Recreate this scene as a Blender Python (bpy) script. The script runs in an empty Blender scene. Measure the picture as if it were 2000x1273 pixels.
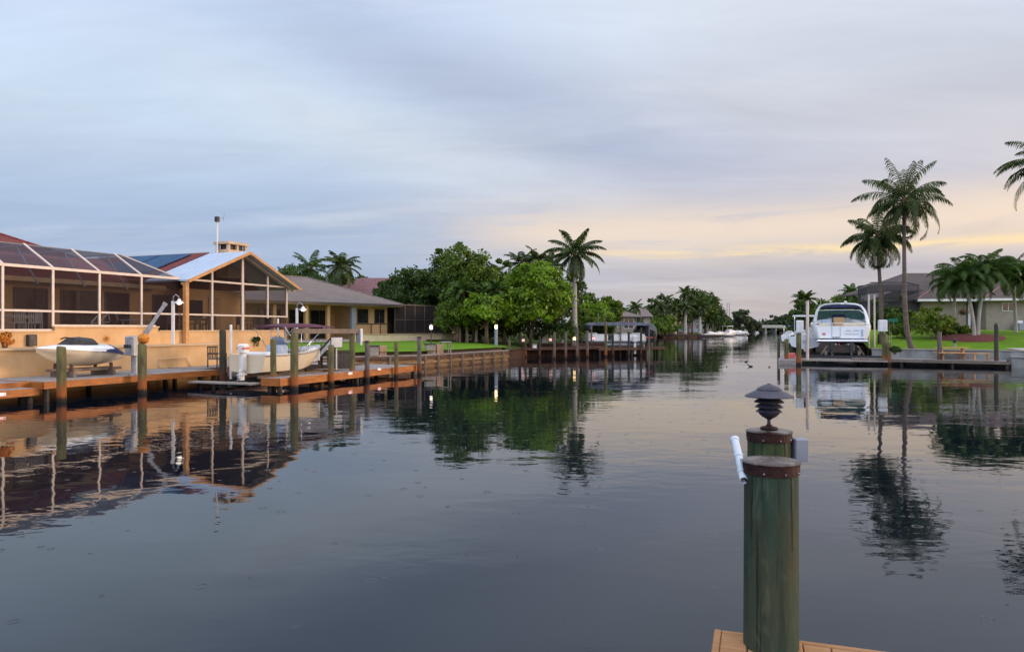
import bpy, math, random
import numpy as np
from mathutils import Vector, Matrix, noise as mnoise
R = math.radians
scene = bpy.context.scene
COL = scene.collection

# ------------------------------------------------------------------ camera
EYE = 2.4          # metres above the water
FPX = 1400.0       # focal length in photo pixels (2000 wide)
HOR = 642.0        # horizon row
cam_d = bpy.data.cameras.new("camera"); cam = bpy.data.objects.new("camera", cam_d); COL.objects.link(cam)
cam_d.sensor_fit = 'HORIZONTAL'; cam_d.sensor_width = 36.0; cam_d.lens = 36.0*FPX/2000.0
cam_d.shift_y = (HOR-636.5)/2000.0
cam_d.clip_start = 0.1; cam_d.clip_end = 6000
cam.location = (0, 0, EYE); cam.rotation_euler = (R(90), 0, 0)
scene.camera = cam

def lin(r, g, b):
    f = lambda c: (c/255/12.92) if c/255 <= 0.04045 else ((c/255+0.055)/1.055)**2.4
    return (f(r), f(g), f(b), 1.0)

# ------------------------------------------------------------------ light
SUN_AZ, SUN_EL = R(84), R(9)        # azimuth clockwise from +Y (view direction)
scene.view_settings.view_transform = 'Standard'; scene.view_settings.look = 'None'
scene.view_settings.exposure = 0.45; scene.view_settings.gamma = 1.0
sd = bpy.data.lights.new("sun", 'SUN'); so = bpy.data.objects.new("sun", sd); COL.objects.link(so)
sd.energy = 1.6; sd.angle = R(14); sd.color = (1.0, 0.70, 0.46)
sv = Vector((math.sin(SUN_AZ)*math.cos(SUN_EL), math.cos(SUN_AZ)*math.cos(SUN_EL), math.sin(SUN_EL)))
so.rotation_euler = sv.to_track_quat('Z', 'Y').to_euler()

class NT:
    """tiny node helper"""
    def __init__(s, tree): s.t = tree; s.n = tree.nodes; s.l = tree.links
    def new(s, kind, **kw):
        nd = s.n.new(kind)
        for k, v in kw.items(): setattr(nd, k, v)
        return nd
    def put(s, sock, v):
        if hasattr(v, 'is_output') : s.l.new(v, sock)
        elif v is not None: sock.default_value = v
    def math(s, op, a, b=None, c=None, clamp=False):
        m = s.new('ShaderNodeMath', operation=op, use_clamp=clamp)
        s.put(m.inputs[0], a)
        if b is not None: s.put(m.inputs[1], b)
        if c is not None: s.put(m.inputs[2], c)
        return m.outputs[0]
    def mix(s, f, a, b, mode='MIX'):
        m = s.new('ShaderNodeMix', data_type='RGBA', blend_type=mode)
        s.put(m.inputs[0], f); s.put(m.inputs[6], a); s.put(m.inputs[7], b)
        return m.outputs[2]
    def ramp(s, f, stops, interp='LINEAR'):
        r = s.new('ShaderNodeValToRGB'); cr = r.color_ramp; cr.interpolation = interp
        while len(cr.elements) > 1: cr.elements.remove(cr.elements[-1])
        cr.elements[0].position = stops[0][0]; cr.elements[0].color = stops[0][1]
        for p, c in stops[1:]:
            e = cr.elements.new(p); e.color = c
        s.put(r.inputs[0], f); return r.outputs[0]
    def rng(s, v, a, b, c=0.0, d=1.0, smooth=True):
        m = s.new('ShaderNodeMapRange'); m.interpolation_type = 'SMOOTHSTEP' if smooth else 'LINEAR'
        s.put(m.inputs[0], v)
        for i, q in enumerate((a, b, c, d)): m.inputs[i+1].default_value = q
        return m.outputs[0]
    def noise(s, vec, scale, detail=4, rough=0.55, dist=0.0, out=0):
        m = s.new('ShaderNodeTexNoise'); s.put(m.inputs['Vector'], vec)
        m.inputs['Scale'].default_value = scale; m.inputs['Detail'].default_value = detail
        m.inputs['Roughness'].default_value = rough; m.inputs['Distortion'].default_value = dist
        return m.outputs[out]
    def mapping(s, vec, loc=(0,0,0), rot=(0,0,0), scale=(1,1,1)):
        m = s.new('ShaderNodeMapping'); s.put(m.inputs[0], vec)
        m.inputs[1].default_value = loc; m.inputs[2].default_value = rot; m.inputs[3].default_value = scale
        return m.outputs[0]

def build_world():
    w = bpy.data.worlds.new("World"); scene.world = w; w.use_nodes = True
    n = NT(w.node_tree); n.n.clear()
    tc = n.new('ShaderNodeTexCoord').outputs['Generated']
    sx = n.new('ShaderNodeSeparateXYZ'); n.put(sx.inputs[0], tc)
    x, y, z = sx.outputs
    el = n.math('ARCSINE', z); az = n.math('ARCTAN2', x, y)
    # clear air
    sky = n.new('ShaderNodeTexSky', sky_type='NISHITA'); sky.sun_disc = False
    sky.sun_elevation = SUN_EL; sky.sun_rotation = SUN_AZ; sky.air_density = 1.0; sky.dust_density = 2.0
    skyc = n.mix(1.0, sky.outputs[0], (0.12, 0.12, 0.12, 1), 'MULTIPLY')
    # cloud deck: bluer away from the sunset, pink-grey toward it
    zc = n.math('MAXIMUM', z, 0.0); den = n.math('ADD', zc, 0.13)
    px = n.math('DIVIDE', x, den); py = n.math('DIVIDE', y, den)
    cv = n.new('ShaderNodeCombineXYZ'); n.put(cv.inputs[0], px); n.put(cv.inputs[1], py)
    pv = cv.outputs[0]
    big = n.noise(n.mapping(pv, (1.3, 4.1, 0), (0, 0, R(-14)), (0.26, 0.62, 1)), 1.0, 5, 0.5, 0.5)
    mid = n.noise(n.mapping(pv, (7.7, 1.2, 0), (0, 0, R(-20)), (0.5, 1.9, 1)), 1.0, 6, 0.6, 0.6)
    elw = n.math('ADD', el, n.math('MULTIPLY', n.math('SUBTRACT', big, 0.5), 0.10))
    e = n.rng(elw, 0.0, 1.0, 0, 1, False)
    left = n.ramp(e, [(0.0, lin(176,181,200)), (0.06, lin(166,183,212)), (0.13, lin(170,190,221)), (0.17, lin(178,197,225)), (0.22, lin(194,210,232)),
                      (0.28, lin(202,221,243)), (0.36, lin(202,220,246)), (0.44, lin(194,213,245)), (0.75, (0.95,1.05,1.25,1)), (1.0, (1.15,1.2,1.35,1))])
    right = n.ramp(e, [(0.0, lin(196,187,188)), (0.03, lin(194,185,186)), (0.075, lin(199,191,195)), (0.10, lin(216,203,197)), (0.14, lin(222,209,204)),
                       (0.20, lin(207,205,215)), (0.27, lin(204,207,220)), (0.36, lin(209,216,231)), (0.44, lin(222,229,241)), (0.75, (1.1,1.12,1.2,1)), (1.0, (1.2,1.2,1.3,1))])
    side = n.rng(n.math('ADD', az, n.math('MULTIPLY', n.math('SUBTRACT', mid, 0.5), 0.25)), -0.36, 0.38)
    col = n.mix(side, left, right)
    # broad soft darker masses (a violet one in the middle) and light veils
    d1 = n.rng(big, 0.46, 0.66)
    col = n.mix(n.math('MULTIPLY', d1, 0.22), col, lin(168,178,210))
    azc = n.math('SUBTRACT', az, n.math('ADD', 0.06, n.math('MULTIPLY', n.math('SUBTRACT', mid, 0.5), 0.5)))
    elc = n.math('SUBTRACT', elw, n.math('SUBTRACT', 0.298, n.math('MULTIPLY', az, 0.34)))
    g = n.math('ADD', n.math('POWER', n.math('DIVIDE', azc, 0.40), 2.0), n.math('POWER', n.math('DIVIDE', elc, 0.072), 2.0))
    g = n.math('POWER', 2.718, n.math('MULTIPLY', g, -1.0))
    col = n.mix(n.math('MULTIPLY', g, 0.72), col, lin(172,184,212))
    elq = n.math('SUBTRACT', elw, n.math('SUBTRACT', 0.195, n.math('MULTIPLY', az, 0.30)))
    azq = n.math('ADD', az, 0.16)
    gq = n.math('ADD', n.math('POWER', n.math('DIVIDE', azq, 0.32), 2.0), n.math('POWER', n.math('DIVIDE', elq, 0.045), 2.0))
    gq = n.math('POWER', 2.718, n.math('MULTIPLY', gq, -1.0))
    col = n.mix(n.math('MULTIPLY', gq, 0.55), col, lin(216,224,236))
    veil = n.rng(mid, 0.50, 0.78)
    col = n.mix(n.math('MULTIPLY', veil, 0.30), col, lin(232,234,240))
    # exposure compensation of the visible deck
    mot = n.noise(n.mapping(pv, (5.5, 2.2, 0), (0, 0, R(-18)), (1.1, 2.6, 1)), 1.0, 6, 0.62, 0.5)
    mf = n.rng(mot, 0.30, 0.72, -0.075, 0.075, False)
    col = n.mix(1.0, col, n.ramp(n.math('ADD', mf, 0.5), [(0.0, (0.5,0.5,0.5,1)), (1.0, (1.5,1.49,1.46,1))]), 'MULTIPLY')
    # faint blue wisps on the left
    wisp = n.noise(n.mapping(pv, (3.1, 9.2, 0), (0, 0, R(-8)), (0.9, 3.4, 1)), 1.0, 5, 0.6, 0.8)
    wl = n.math('MULTIPLY', n.rng(wisp, 0.56, 0.74), n.rng(az, 0.1, -0.25))
    col = n.mix(n.math('MULTIPLY', wl, 0.30), col, lin(158,180,215))
    # sunset streaks low on the right
    sv2 = n.new('ShaderNodeCombineXYZ'); n.put(sv2.inputs[0], az); n.put(sv2.inputs[1], el)
    st = n.noise(n.mapping(sv2.outputs[0], (2.0, 0.4, 0), (0, 0, R(2)), (4.0, 34.0, 1)), 1.0, 5, 0.6, 0.9)
    elb = n.math('ADD', el, n.math('MULTIPLY', n.math('SUBTRACT', st, 0.5), 0.022))
    def band(c, w): 
        q = n.math('POWER', n.math('DIVIDE', n.math('SUBTRACT', elb, c), w), 2.0)
        return n.math('POWER', 2.718, n.math('MULTIPLY', q, -1.0))
    azr = n.rng(az, -0.08, 0.28)
    streak = n.math('MULTIPLY', n.math('MULTIPLY', band(0.103, 0.0065), azr), n.rng(st, 0.35, 0.53))
    col = n.mix(n.math('MULTIPLY', streak, 0.95), col, lin(255,226,172))
    glow = n.math('MULTIPLY', n.math('MULTIPLY', band(0.135, 0.028), n.rng(az, -0.16, 0.08)), n.rng(st, 0.30, 0.52))
    col = n.mix(n.math('MULTIPLY', glow, 0.75), col, lin(244,222,200))
    g2 = n.math('MULTIPLY', n.rng(az, 0.42, 1.2), n.rng(el, 0.30, 0.08))
    col = n.mix(n.math('MULTIPLY', g2, 0.6), col, (1.25, 0.82, 0.46, 1))
    lowb = n.math('MULTIPLY', band(0.074, 0.013), n.rng(az, 0.12, 0.5))
    col = n.mix(n.math('MULTIPLY', lowb, 0.35), col, lin(168,164,184))
    col = n.mix(1.0, col, n.ramp(n.rng(y, 0.10, -0.55), [(0.0, (0.5,0.5,0.5,1)), (1.0, (0.92,0.92,0.94,1))]), 'MULTIPLY')  # unseen sky behind the camera made brighter, added fill for surfaces facing it
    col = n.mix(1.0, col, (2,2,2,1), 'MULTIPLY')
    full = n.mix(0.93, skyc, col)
    # below the horizon: dark water far off
    full = n.mix(n.rng(z, -0.004, -0.0005), (0.03, 0.035, 0.05, 1), full)
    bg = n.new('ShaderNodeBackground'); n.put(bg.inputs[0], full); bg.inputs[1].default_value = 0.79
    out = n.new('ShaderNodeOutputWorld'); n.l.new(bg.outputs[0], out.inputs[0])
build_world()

# ------------------------------------------------------------------ materials
MATS = {}
def mat(name, c1, c2=None, rough=0.7, scale=3.0, bump=0.0, bscale=None, metal=0.0, stretch=(1,1,1), detail=5, spec=0.4,
        wave=None, lo=0.35, hi=0.65, emit=None, estr=0.0, dirt=0.0, coat=0.0):
    if name in MATS: return MATS[name]
    m = bpy.data.materials.new(name); m.use_nodes = True; n = NT(m.node_tree)
    b = n.n['Principled BSDF']; tc = n.new('ShaderNodeTexCoord').outputs['Object']
    v = n.mapping(tc, scale=stretch)
    nz = n.noise(v, scale, detail, 0.6)
    c1 = tuple(c1)+(1,) if len(c1) == 3 else c1
    c2 = c1 if c2 is None else (tuple(c2)+(1,) if len(c2) == 3 else c2)
    col = n.mix(n.rng(nz, lo, hi), c1, c2)
    if dirt:
        dn = n.noise(n.mapping(tc, scale=(1,1,0.25)), scale*0.7, 6, 0.65)
        col = n.mix(n.math('MULTIPLY', n.rng(dn, 0.48, 0.72), dirt), col, (0.06, 0.05, 0.04, 1))
    n.put(b.inputs['Base Color'], col)
    b.inputs['Roughness'].default_value = rough; b.inputs['Metallic'].default_value = metal
    b.inputs['Specular IOR Level'].default_value = spec; b.inputs['Coat Weight'].default_value = coat
    if bump:
        bn = n.noise(v, bscale or scale*4, 5, 0.6)
        bp = n.new('ShaderNodeBump'); bp.inputs['Strength'].default_value = bump; bp.inputs['Distance'].default_value = 0.03
        n.put(bp.inputs['Height'], bn); n.l.new(bp.outputs[0], b.inputs['Normal'])
    if emit:
        b.inputs['Emission Color'].default_value = tuple(emit)+(1,); b.inputs['Emission Strength'].default_value = estr
    MATS[name] = m; return m

def mat_leaf(name, dark, lightc, scale=0.8, trans=0.32):
    m = bpy.data.materials.new(name); m.use_nodes = True; n = NT(m.node_tree); n.n.clear()
    tc = n.new('ShaderNodeTexCoord').outputs['Object']
    a = n.noise(tc, scale, 3, 0.6); b = n.noise(tc, scale*9, 2, 0.5)
    f = n.math('ADD', n.math('MULTIPLY', n.rng(a, 0.38, 0.62), 0.55), n.math('MULTIPLY', n.rng(b, 0.38, 0.62), 0.45))
    col = n.mix(f, dark+(1,), lightc+(1,))
    p = n.new('ShaderNodeBsdfPrincipled'); n.put(p.inputs['Base Color'], col); p.inputs['Roughness'].default_value = 0.5
    p.inputs['Specular IOR Level'].default_value = 0.35
    t = n.new('ShaderNodeBsdfTranslucent'); n.put(t.inputs[0], n.mix(1.0, col, (1.2, 1.3, 0.5, 1), 'MULTIPLY'))
    mx = n.new('ShaderNodeMixShader'); mx.inputs[0].default_value = trans
    n.l.new(p.outputs[0], mx.inputs[1]); n.l.new(t.outputs[0], mx.inputs[2])
    o = n.new('ShaderNodeOutputMaterial'); n.l.new(mx.outputs[0], o.inputs[0])
    return m

def mat_screen(name, col, alpha):
    m = bpy.data.materials.new(name); m.use_nodes = True; n = NT(m.node_tree); n.n.clear()
    d = n.new('ShaderNodeBsdfDiffuse'); d.inputs[0].default_value = col+(1,)
    t = n.new('ShaderNodeBsdfTransparent')
    # a woven mesh covers more of the view when seen at a slant
    lw = n.new('ShaderNodeLayerWeight'); lw.inputs[0].default_value = 0.35
    f = n.math('MULTIPLY_ADD', lw.outputs['Facing'], 0.35, alpha, clamp=True)
    mx = n.new('ShaderNodeMixShader'); n.put(mx.inputs[0], f)
    n.l.new(t.outputs[0], mx.inputs[1]); n.l.new(d.outputs[0], mx.inputs[2])
    o = n.new('ShaderNodeOutputMaterial'); n.l.new(mx.outputs[0], o.inputs[0])
    return m

def mat_shingle(name, c1, c2, cm, w=0.9, h=0.16, rot=0.0, yz=False):
    m = bpy.data.materials.new(name); m.use_nodes = True; n = NT(m.node_tree)
    b = n.n['Principled BSDF']; uv = n.new('ShaderNodeUVMap').outputs[0]
    br = n.new('ShaderNodeTexBrick'); n.put(br.inputs['Vector'], uv)
    br.inputs['Color1'].default_value = c1+(1,); br.inputs['Color2'].default_value = c2+(1,); br.inputs['Mortar'].default_value = cm+(1,)
    br.inputs['Scale'].default_value = 1.0; br.inputs['Brick Width'].default_value = w; br.inputs['Row Height'].default_value = h
    br.inputs['Mortar Size'].default_value = 0.018; br.inputs['Mortar Smooth'].default_value = 0.3
    tc = n.new('ShaderNodeTexCoord').outputs['Object']
    nz = n.noise(tc, 0.9, 6, 0.65)
    col = n.mix(n.math('MULTIPLY', n.rng(nz, 0.4, 0.7), 0.35), br.outputs[0], tuple(c*0.55 for c in c1)+(1,))
    n.put(b.inputs['Base Color'], col); b.inputs['Roughness'].default_value = 0.85; b.inputs['Specular IOR Level'].default_value = 0.2
    bp = n.new('ShaderNodeBump'); bp.inputs['Strength'].default_value = 0.5; bp.inputs['Distance'].default_value = 0.02
    n.put(bp.inputs['Height'], n.math('SUBTRACT', 1.0, br.outputs['Fac'])); n.l.new(bp.outputs[0], b.inputs['Normal'])
    return m

def mat_piling(name, base, alt, wet, stain_h=0.75):
    """treated round pole: vertical grain, drips, rusty/wet band near the tide line (pole base sits at z=-1.5)"""
    m = bpy.data.materials.new(name); m.use_nodes = True; n = NT(m.node_tree)
    b = n.n['Principled BSDF']; tc = n.new('ShaderNodeTexCoord').outputs['Object']
    geo = n.new('ShaderNodeNewGeometry'); sp = n.new('ShaderNodeSeparateXYZ'); n.put(sp.inputs[0], geo.outputs['Position'])
    grain = n.noise(n.mapping(tc, scale=(14, 14, 0.7)), 1.0, 6, 0.7)
    patch = n.noise(n.mapping(tc, scale=(3, 3, 0.9)), 1.0, 5, 0.65, 0.6)
    col = n.mix(n.rng(patch, 0.35, 0.62), base+(1,), alt+(1,))
    col = n.mix(n.math('MULTIPLY', n.rng(grain, 0.45, 0.75), 0.7), col, tuple(c*0.35 for c in base)+(1,))
    crk = n.noise(n.mapping(tc, scale=(34, 34, 0.55)), 1.0, 3, 0.6, 0.3); cf = n.rng(crk, 0.63, 0.68)
    col = n.mix(n.math('MULTIPLY', cf, 0.8), col, (0.008, 0.010, 0.006, 1))
    sm = n.noise(n.mapping(tc, scale=(5, 5, 2.2)), 1.0, 6, 0.7, 1.2)
    col = n.mix(n.math('MULTIPLY', n.rng(sm, 0.54, 0.70), 0.45), col, tuple(min(1, c*2.1+0.02) for c in alt)+(1,))
    sm2 = n.noise(n.mapping(tc, (3, 1, 2), scale=(4, 4, 1.2)), 1.0, 5, 0.7, 0.8)
    col = n.mix(n.math('MULTIPLY', n.rng(sm2, 0.52, 0.66), 0.5), col, (0.035, 0.036, 0.022, 1))
    hz = n.math('ADD', sp.outputs[2], n.math('MULTIPLY', n.math('SUBTRACT', patch, 0.5), -0.9))
    col = n.mix(n.rng(hz, stain_h, stain_h-0.35), col, wet+(1,))
    alg = n.math('ADD', sp.outputs[2], n.math('MULTIPLY', n.math('SUBTRACT', grain, 0.5), 0.3))
    col = n.mix(n.rng(alg, 0.26, 0.10), col, (0.018, 0.016, 0.012, 1))
    n.put(b.inputs['Base Color'], col); b.inputs['Roughness'].default_value = 0.8; b.inputs['Specular IOR Level'].default_value = 0.25
    bp = n.new('ShaderNodeBump'); bp.inputs['Strength'].default_value = 0.6; bp.inputs['Distance'].default_value = 0.012
    n.put(bp.inputs['Height'], n.math('SUBTRACT', grain, n.math('MULTIPLY', cf, 0.8))); n.l.new(bp.outputs[0], b.inputs['Normal'])
    return m

def mat_water():
    m = bpy.data.materials.new('canal water'); m.use_nodes = True; n = NT(m.node_tree)
    b = n.n['Principled BSDF']; geo = n.new('ShaderNodeNewGeometry'); pos = geo.outputs['Position']
    b.inputs['Base Color'].default_value = (0.004, 0.007, 0.013, 1); b.inputs['Roughness'].default_value = 0.015
    b.inputs['IOR'].default_value = 1.38; b.inputs['Specular Tint'].default_value = (0.76, 0.90, 1.0, 1); b.inputs['Specular IOR Level'].default_value = 0.5
    rip = n.noise(n.mapping(pos, rot=(0, 0, R(20)), scale=(1.5, 2.6, 1)), 1.0, 2, 0.5, 0.3)
    fine = n.noise(n.mapping(pos, rot=(0, 0, R(-10)), scale=(5, 9, 1)), 1.0, 2, 0.5, 0.4)
    swell = n.noise(n.mapping(pos, rot=(0, 0, R(12)), scale=(0.30, 0.55, 1)), 1.0, 2, 0.5)
    patch = n.rng(n.noise(n.mapping(pos, rot=(0, 0, R(15)), scale=(0.05, 0.16, 1)), 1.0, 3, 0.5, 0.6), 0.42, 0.62)
    amp = n.math('MULTIPLY_ADD', patch, 1.0, 0.25)
    h = n.math('MULTIPLY', rip, n.math('MULTIPLY', amp, 0.0052))
    h = n.math('ADD', h, n.math('MULTIPLY', fine, n.math('MULTIPLY', amp, 0.0006)))
    h = n.math('ADD', h, n.math('MULTIPLY', swell, 0.012))
    # rings from a few raindrops
    for sc, off in ((0.72, 0.0), (1.13, 7.3)):
        vo = n.new('ShaderNodeTexVoronoi', voronoi_dimensions='2D'); n.put(vo.inputs['Vector'], n.mapping(pos, loc=(off, off*1.7, 0))); vo.inputs['Scale'].default_value = sc
        d = n.math('DIVIDE', vo.outputs['Distance'], sc)
        sr = n.new('ShaderNodeSeparateColor'); n.put(sr.inputs[0], vo.outputs['Color'])
        rad = n.math('MULTIPLY_ADD', sr.outputs[0], 0.05, 0.012)
        q = n.math('DIVIDE', n.math('SUBTRACT', d, rad), 0.009)
        ring = n.math('POWER', 2.718, n.math('MULTIPLY', n.math('MULTIPLY', q, q), -1.0))
        on = n.math('GREATER_THAN', sr.outputs[1], 0.50)
        h = n.math('ADD', h, n.math('MULTIPLY', n.math('MULTIPLY', ring, on), 0.0011))
    bp = n.new('ShaderNodeBump'); bp.inputs['Strength'].default_value = 1.0; bp.inputs['Distance'].default_value = 1.0
    n.put(bp.inputs['Height'], h); n.l.new(bp.outputs[0], b.inputs['Normal'])
    return m

def mat_grass(name, c1, c2, c3):
    m = bpy.data.materials.new(name); m.use_nodes = True; n = NT(m.node_tree)
    b = n.n['Principled BSDF']; tc = n.new('ShaderNodeTexCoord').outputs['Object']
    a = n.noise(tc, 0.5, 5, 0.6); f = n.noise(n.mapping(tc, scale=(1, 1, 1)), 11, 4, 0.7)
    col = n.mix(n.rng(a, 0.35, 0.65), c1+(1,), c2+(1,)); dry = n.noise(tc, 1.6, 6, 0.7); col = n.mix(n.math('MULTIPLY', n.rng(dry, 0.46, 0.68), 0.7), col, (0.13, 0.14, 0.03, 1)); col = n.mix(n.math('MULTIPLY', n.rng(f, 0.4, 0.7), 0.6), col, c3+(1,))
    n.put(b.inputs['Base Color'], col); b.inputs['Roughness'].default_value = 0.9; b.inputs['Specular IOR Level'].default_value = 0.1
    bp = n.new('ShaderNodeBump'); bp.inputs['Strength'].default_value = 0.8; bp.inputs['Distance'].default_value = 0.05
    n.put(bp.inputs['Height'], f); n.l.new(bp.outputs[0], b.inputs['Normal'])
    return m

M = {}
M['water'] = mat_water()
M['stucco'] = mat('orange stucco', (0.60,0.37,0.175), (0.67,0.43,0.22), 0.85, 1.2, 0.25, 60, dirt=0.22)
M['stucco2'] = mat('tan stucco', (0.50,0.32,0.16), (0.56,0.37,0.20), 0.85, 1.2, 0.25, 50, dirt=0.12)
M['coping'] = mat('pale coping', (0.62,0.45,0.29), (0.52,0.38,0.24), 0.8, 2.5, 0.2, 30)
M['cream'] = mat('cream masonry', (0.80,0.66,0.46), (0.74,0.60,0.41), 0.85, 2, 0.2, 40, dirt=0.15)
M['tanwall'] = mat('grey tan wall', (0.27,0.235,0.195), (0.31,0.27,0.225), 0.85, 1.5, 0.2, 40, dirt=0.12)
M['alu'] = mat('bronze white aluminium', (0.66,0.56,0.50), (0.58,0.49,0.44), 0.45, 4, 0, spec=0.5)
M['bronze'] = mat('dark bronze aluminium', (0.06,0.05,0.05), (0.09,0.075,0.07), 0.5, 4)
M['white'] = mat('white paint', (0.76,0.76,0.76), (0.68,0.68,0.68), 0.4, 2, dirt=0.10)
M['gel'] = mat('white gelcoat', (0.86,0.88,0.90), (0.80,0.82,0.85), 0.25, 1.5, dirt=0.06, coat=0.4)
M['cream_gel'] = mat('cream gelcoat', (0.72,0.62,0.46), (0.66,0.56,0.42), 0.3, 1.5, dirt=0.12, coat=0.3)
M['black'] = mat('black vinyl', (0.012,0.013,0.018), (0.03,0.03,0.038), 0.45, 5, 0.15)
M['navy'] = mat('navy canvas', (0.014,0.02,0.075), (0.025,0.032,0.10), 0.7, 4, 0.2)
M['maroon'] = mat('maroon canvas', (0.06,0.014,0.035), (0.085,0.02,0.045), 0.75, 4, 0.2)
M['greycanvas'] = mat('blue grey canvas', (0.12,0.13,0.19), (0.18,0.19,0.26), 0.8, 3, 0.2)
M['bluecover'] = mat('pale blue cover', (0.34,0.42,0.56), (0.42,0.50,0.62), 0.6, 3, 0.3)
M['steel'] = mat('galvanised steel', (0.36,0.38,0.42), (0.26,0.28,0.32), 0.45, 4, 0.1, metal=0.4, dirt=0.15)
M['chrome'] = mat('polished rail', (0.7,0.7,0.72), None, 0.15, 4, metal=1.0)
M['darkmetal'] = mat('dark metal', (0.03,0.03,0.035), (0.06,0.055,0.055), 0.5, 6, metal=0.3)
M['glassdark'] = mat('dark window glass', (0.012,0.012,0.016), (0.03,0.028,0.03), 0.06, 1.0, spec=0.7)
M['greenglass'] = mat('green tinted windshield', (0.05,0.16,0.13), (0.08,0.22,0.18), 0.08, 1.5, spec=0.7)
M['metalroof'] = mat('pale metal roof', (0.44,0.53,0.66), (0.40,0.49,0.62), 0.55, 1.5, 0, dirt=0.05)
M['redshingle'] = mat_shingle('red brown shingle', (0.22,0.055,0.05), (0.16,0.045,0.045), (0.06,0.02,0.02))
M['redtile'] = mat_shingle('dusty red shingle', (0.24,0.135,0.15), (0.20,0.11,0.125), (0.08,0.035,0.04))
M['greyshingle'] = mat_shingle('grey brown shingle', (0.22,0.185,0.175), (0.17,0.145,0.14), (0.08,0.07,0.07))
M['brownshingle'] = mat_shingle('mauve brown shingle', (0.115,0.092,0.09), (0.09,0.073,0.073), (0.04,0.03,0.03))
M['solar'] = mat('blue solar collector', (0.02,0.065,0.14), (0.03,0.085,0.18), 0.6, 2, spec=0.12)
M['deck'] = mat('weathered grey decking', (0.30,0.29,0.30), (0.22,0.20,0.20), 0.8, 2.5, 0.3, 20, stretch=(1,1,1), dirt=0.2)
M['fascia'] = mat('wet orange brown board', (0.43,0.150,0.032), (0.30,0.10,0.022), 0.55, 2.0, 0.2, 20, stretch=(1,1,5), dirt=0.25)
M['brownwood'] = mat('brown dock timber', (0.085,0.045,0.032), (0.13,0.065,0.042), 0.75, 2.0, 0.3, 14, dirt=0.3)
M['greywood'] = mat('grey brown timber', (0.20,0.16,0.13), (0.14,0.11,0.09), 0.8, 2.0, 0.3, 14, dirt=0.3)
M['cedar'] = mat('new orange cedar', (0.58,0.31,0.13), (0.48,0.24,0.09), 0.6, 3.0, 0.2, 20)
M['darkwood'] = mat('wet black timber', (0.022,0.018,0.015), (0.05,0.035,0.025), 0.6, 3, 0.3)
M['neardeck'] = mat('honey deck plank', (0.46,0.24,0.105), (0.36,0.175,0.07), 0.6, 2.2, 0.5, 9, stretch=(1,14,14), dirt=0.25)
M['seawall_tan'] = mat('ochre stained seawall', (0.20,0.115,0.055), (0.36,0.225,0.115), 0.85, 1.6, 0.4, 12, stretch=(1,1,5), dirt=0.6)
M['seawall_dark'] = mat('rust brown seawall', (0.055,0.028,0.020), (0.09,0.042,0.028), 0.85, 1.1, 0.3, 10, stretch=(1,1,4), dirt=0.4)
M['seawall_grey'] = mat('mossy grey concrete', (0.20,0.21,0.20), (0.30,0.30,0.29), 0.85, 1.1, 0.3, 10, dirt=0.35)
M['concrete'] = mat('pale concrete', (0.46,0.44,0.42), (0.38,0.36,0.35), 0.85, 1.5, 0.2, 20, dirt=0.12)
M['mulch'] = mat('red mulch', (0.16,0.035,0.035), (0.10,0.022,0.022), 0.95, 9, 0.8, 20)
M['grass'] = mat_grass('lawn grass', (0.105,0.225,0.010), (0.14,0.28,0.014), (0.06,0.14,0.008))
M['grass_far'] = mat_grass('distant ground', (0.05,0.09,0.025), (0.07,0.11,0.03), (0.03,0.06,0.015))
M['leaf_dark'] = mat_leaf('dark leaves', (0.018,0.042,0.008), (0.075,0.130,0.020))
M['leaf_mid'] = mat_leaf('mid green leaves', (0.022,0.052,0.006), (0.135,0.215,0.018))
M['leaf_bright'] = mat_leaf('bright green leaves', (0.032,0.078,0.005), (0.22,0.36,0.014))
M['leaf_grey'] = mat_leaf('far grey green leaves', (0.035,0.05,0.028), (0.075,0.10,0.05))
M['leaf_yellow'] = mat_leaf('yellow green leaves', (0.07,0.12,0.01), (0.22,0.28,0.03))
M['palm_leaf'] = mat_leaf('palm fronds', (0.022,0.042,0.012), (0.085,0.125,0.032), 1.6)
M['palm_green'] = mat_leaf('green palm fronds', (0.022,0.055,0.010), (0.08,0.15,0.025), 1.4)
M['palm_trunk'] = mat('ringed palm trunk', (0.17,0.125,0.105), (0.10,0.075,0.065), 0.9, 1.0, 0.6, 2.0, stretch=(0.6,0.6,9))
M['royal_trunk'] = mat('pale palm trunk', (0.44,0.41,0.37), (0.32,0.30,0.27), 0.85, 1.0, 0.3, 4.0, stretch=(1,1,4))
M['bark'] = mat('tree bark', (0.14,0.10,0.07), (0.085,0.06,0.045), 0.9, 3, 0.5, 12, stretch=(1,1,0.4))
M['crownshaft'] = mat('orange brown boots', (0.20,0.10,0.045), (0.12,0.065,0.035), 0.85, 6, 0.3)
M['lamp_on'] = mat('lit lamp glass', (0.9,0.85,0.8), None, 0.4, 3, emit=(1.0,0.86,0.72), estr=2.2)
M['lamp_orange'] = mat('orange lit lamp', (0.9,0.5,0.2), None, 0.4, 3, emit=(1.0,0.42,0.10), estr=9.0)
M['lamp_yellow'] = mat('warm lit lamp', (0.95,0.9,0.8), None, 0.4, 3, emit=(1.0,0.66,0.28), estr=4.5)
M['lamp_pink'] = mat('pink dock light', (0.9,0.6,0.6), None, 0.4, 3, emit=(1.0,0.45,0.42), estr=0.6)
M['orange'] = mat('orange buoy plastic', (0.62,0.22,0.02), (0.42,0.15,0.015), 0.6, 9, 0.3)
M['red'] = mat('faded red plastic', (0.55,0.09,0.08), (0.6,0.16,0.14), 0.5, 6)
M['pvc'] = mat('weathered pvc pipe', (0.56,0.62,0.70), (0.46,0.53,0.62), 0.4, 7, 0.05, dirt=0.12)
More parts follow.
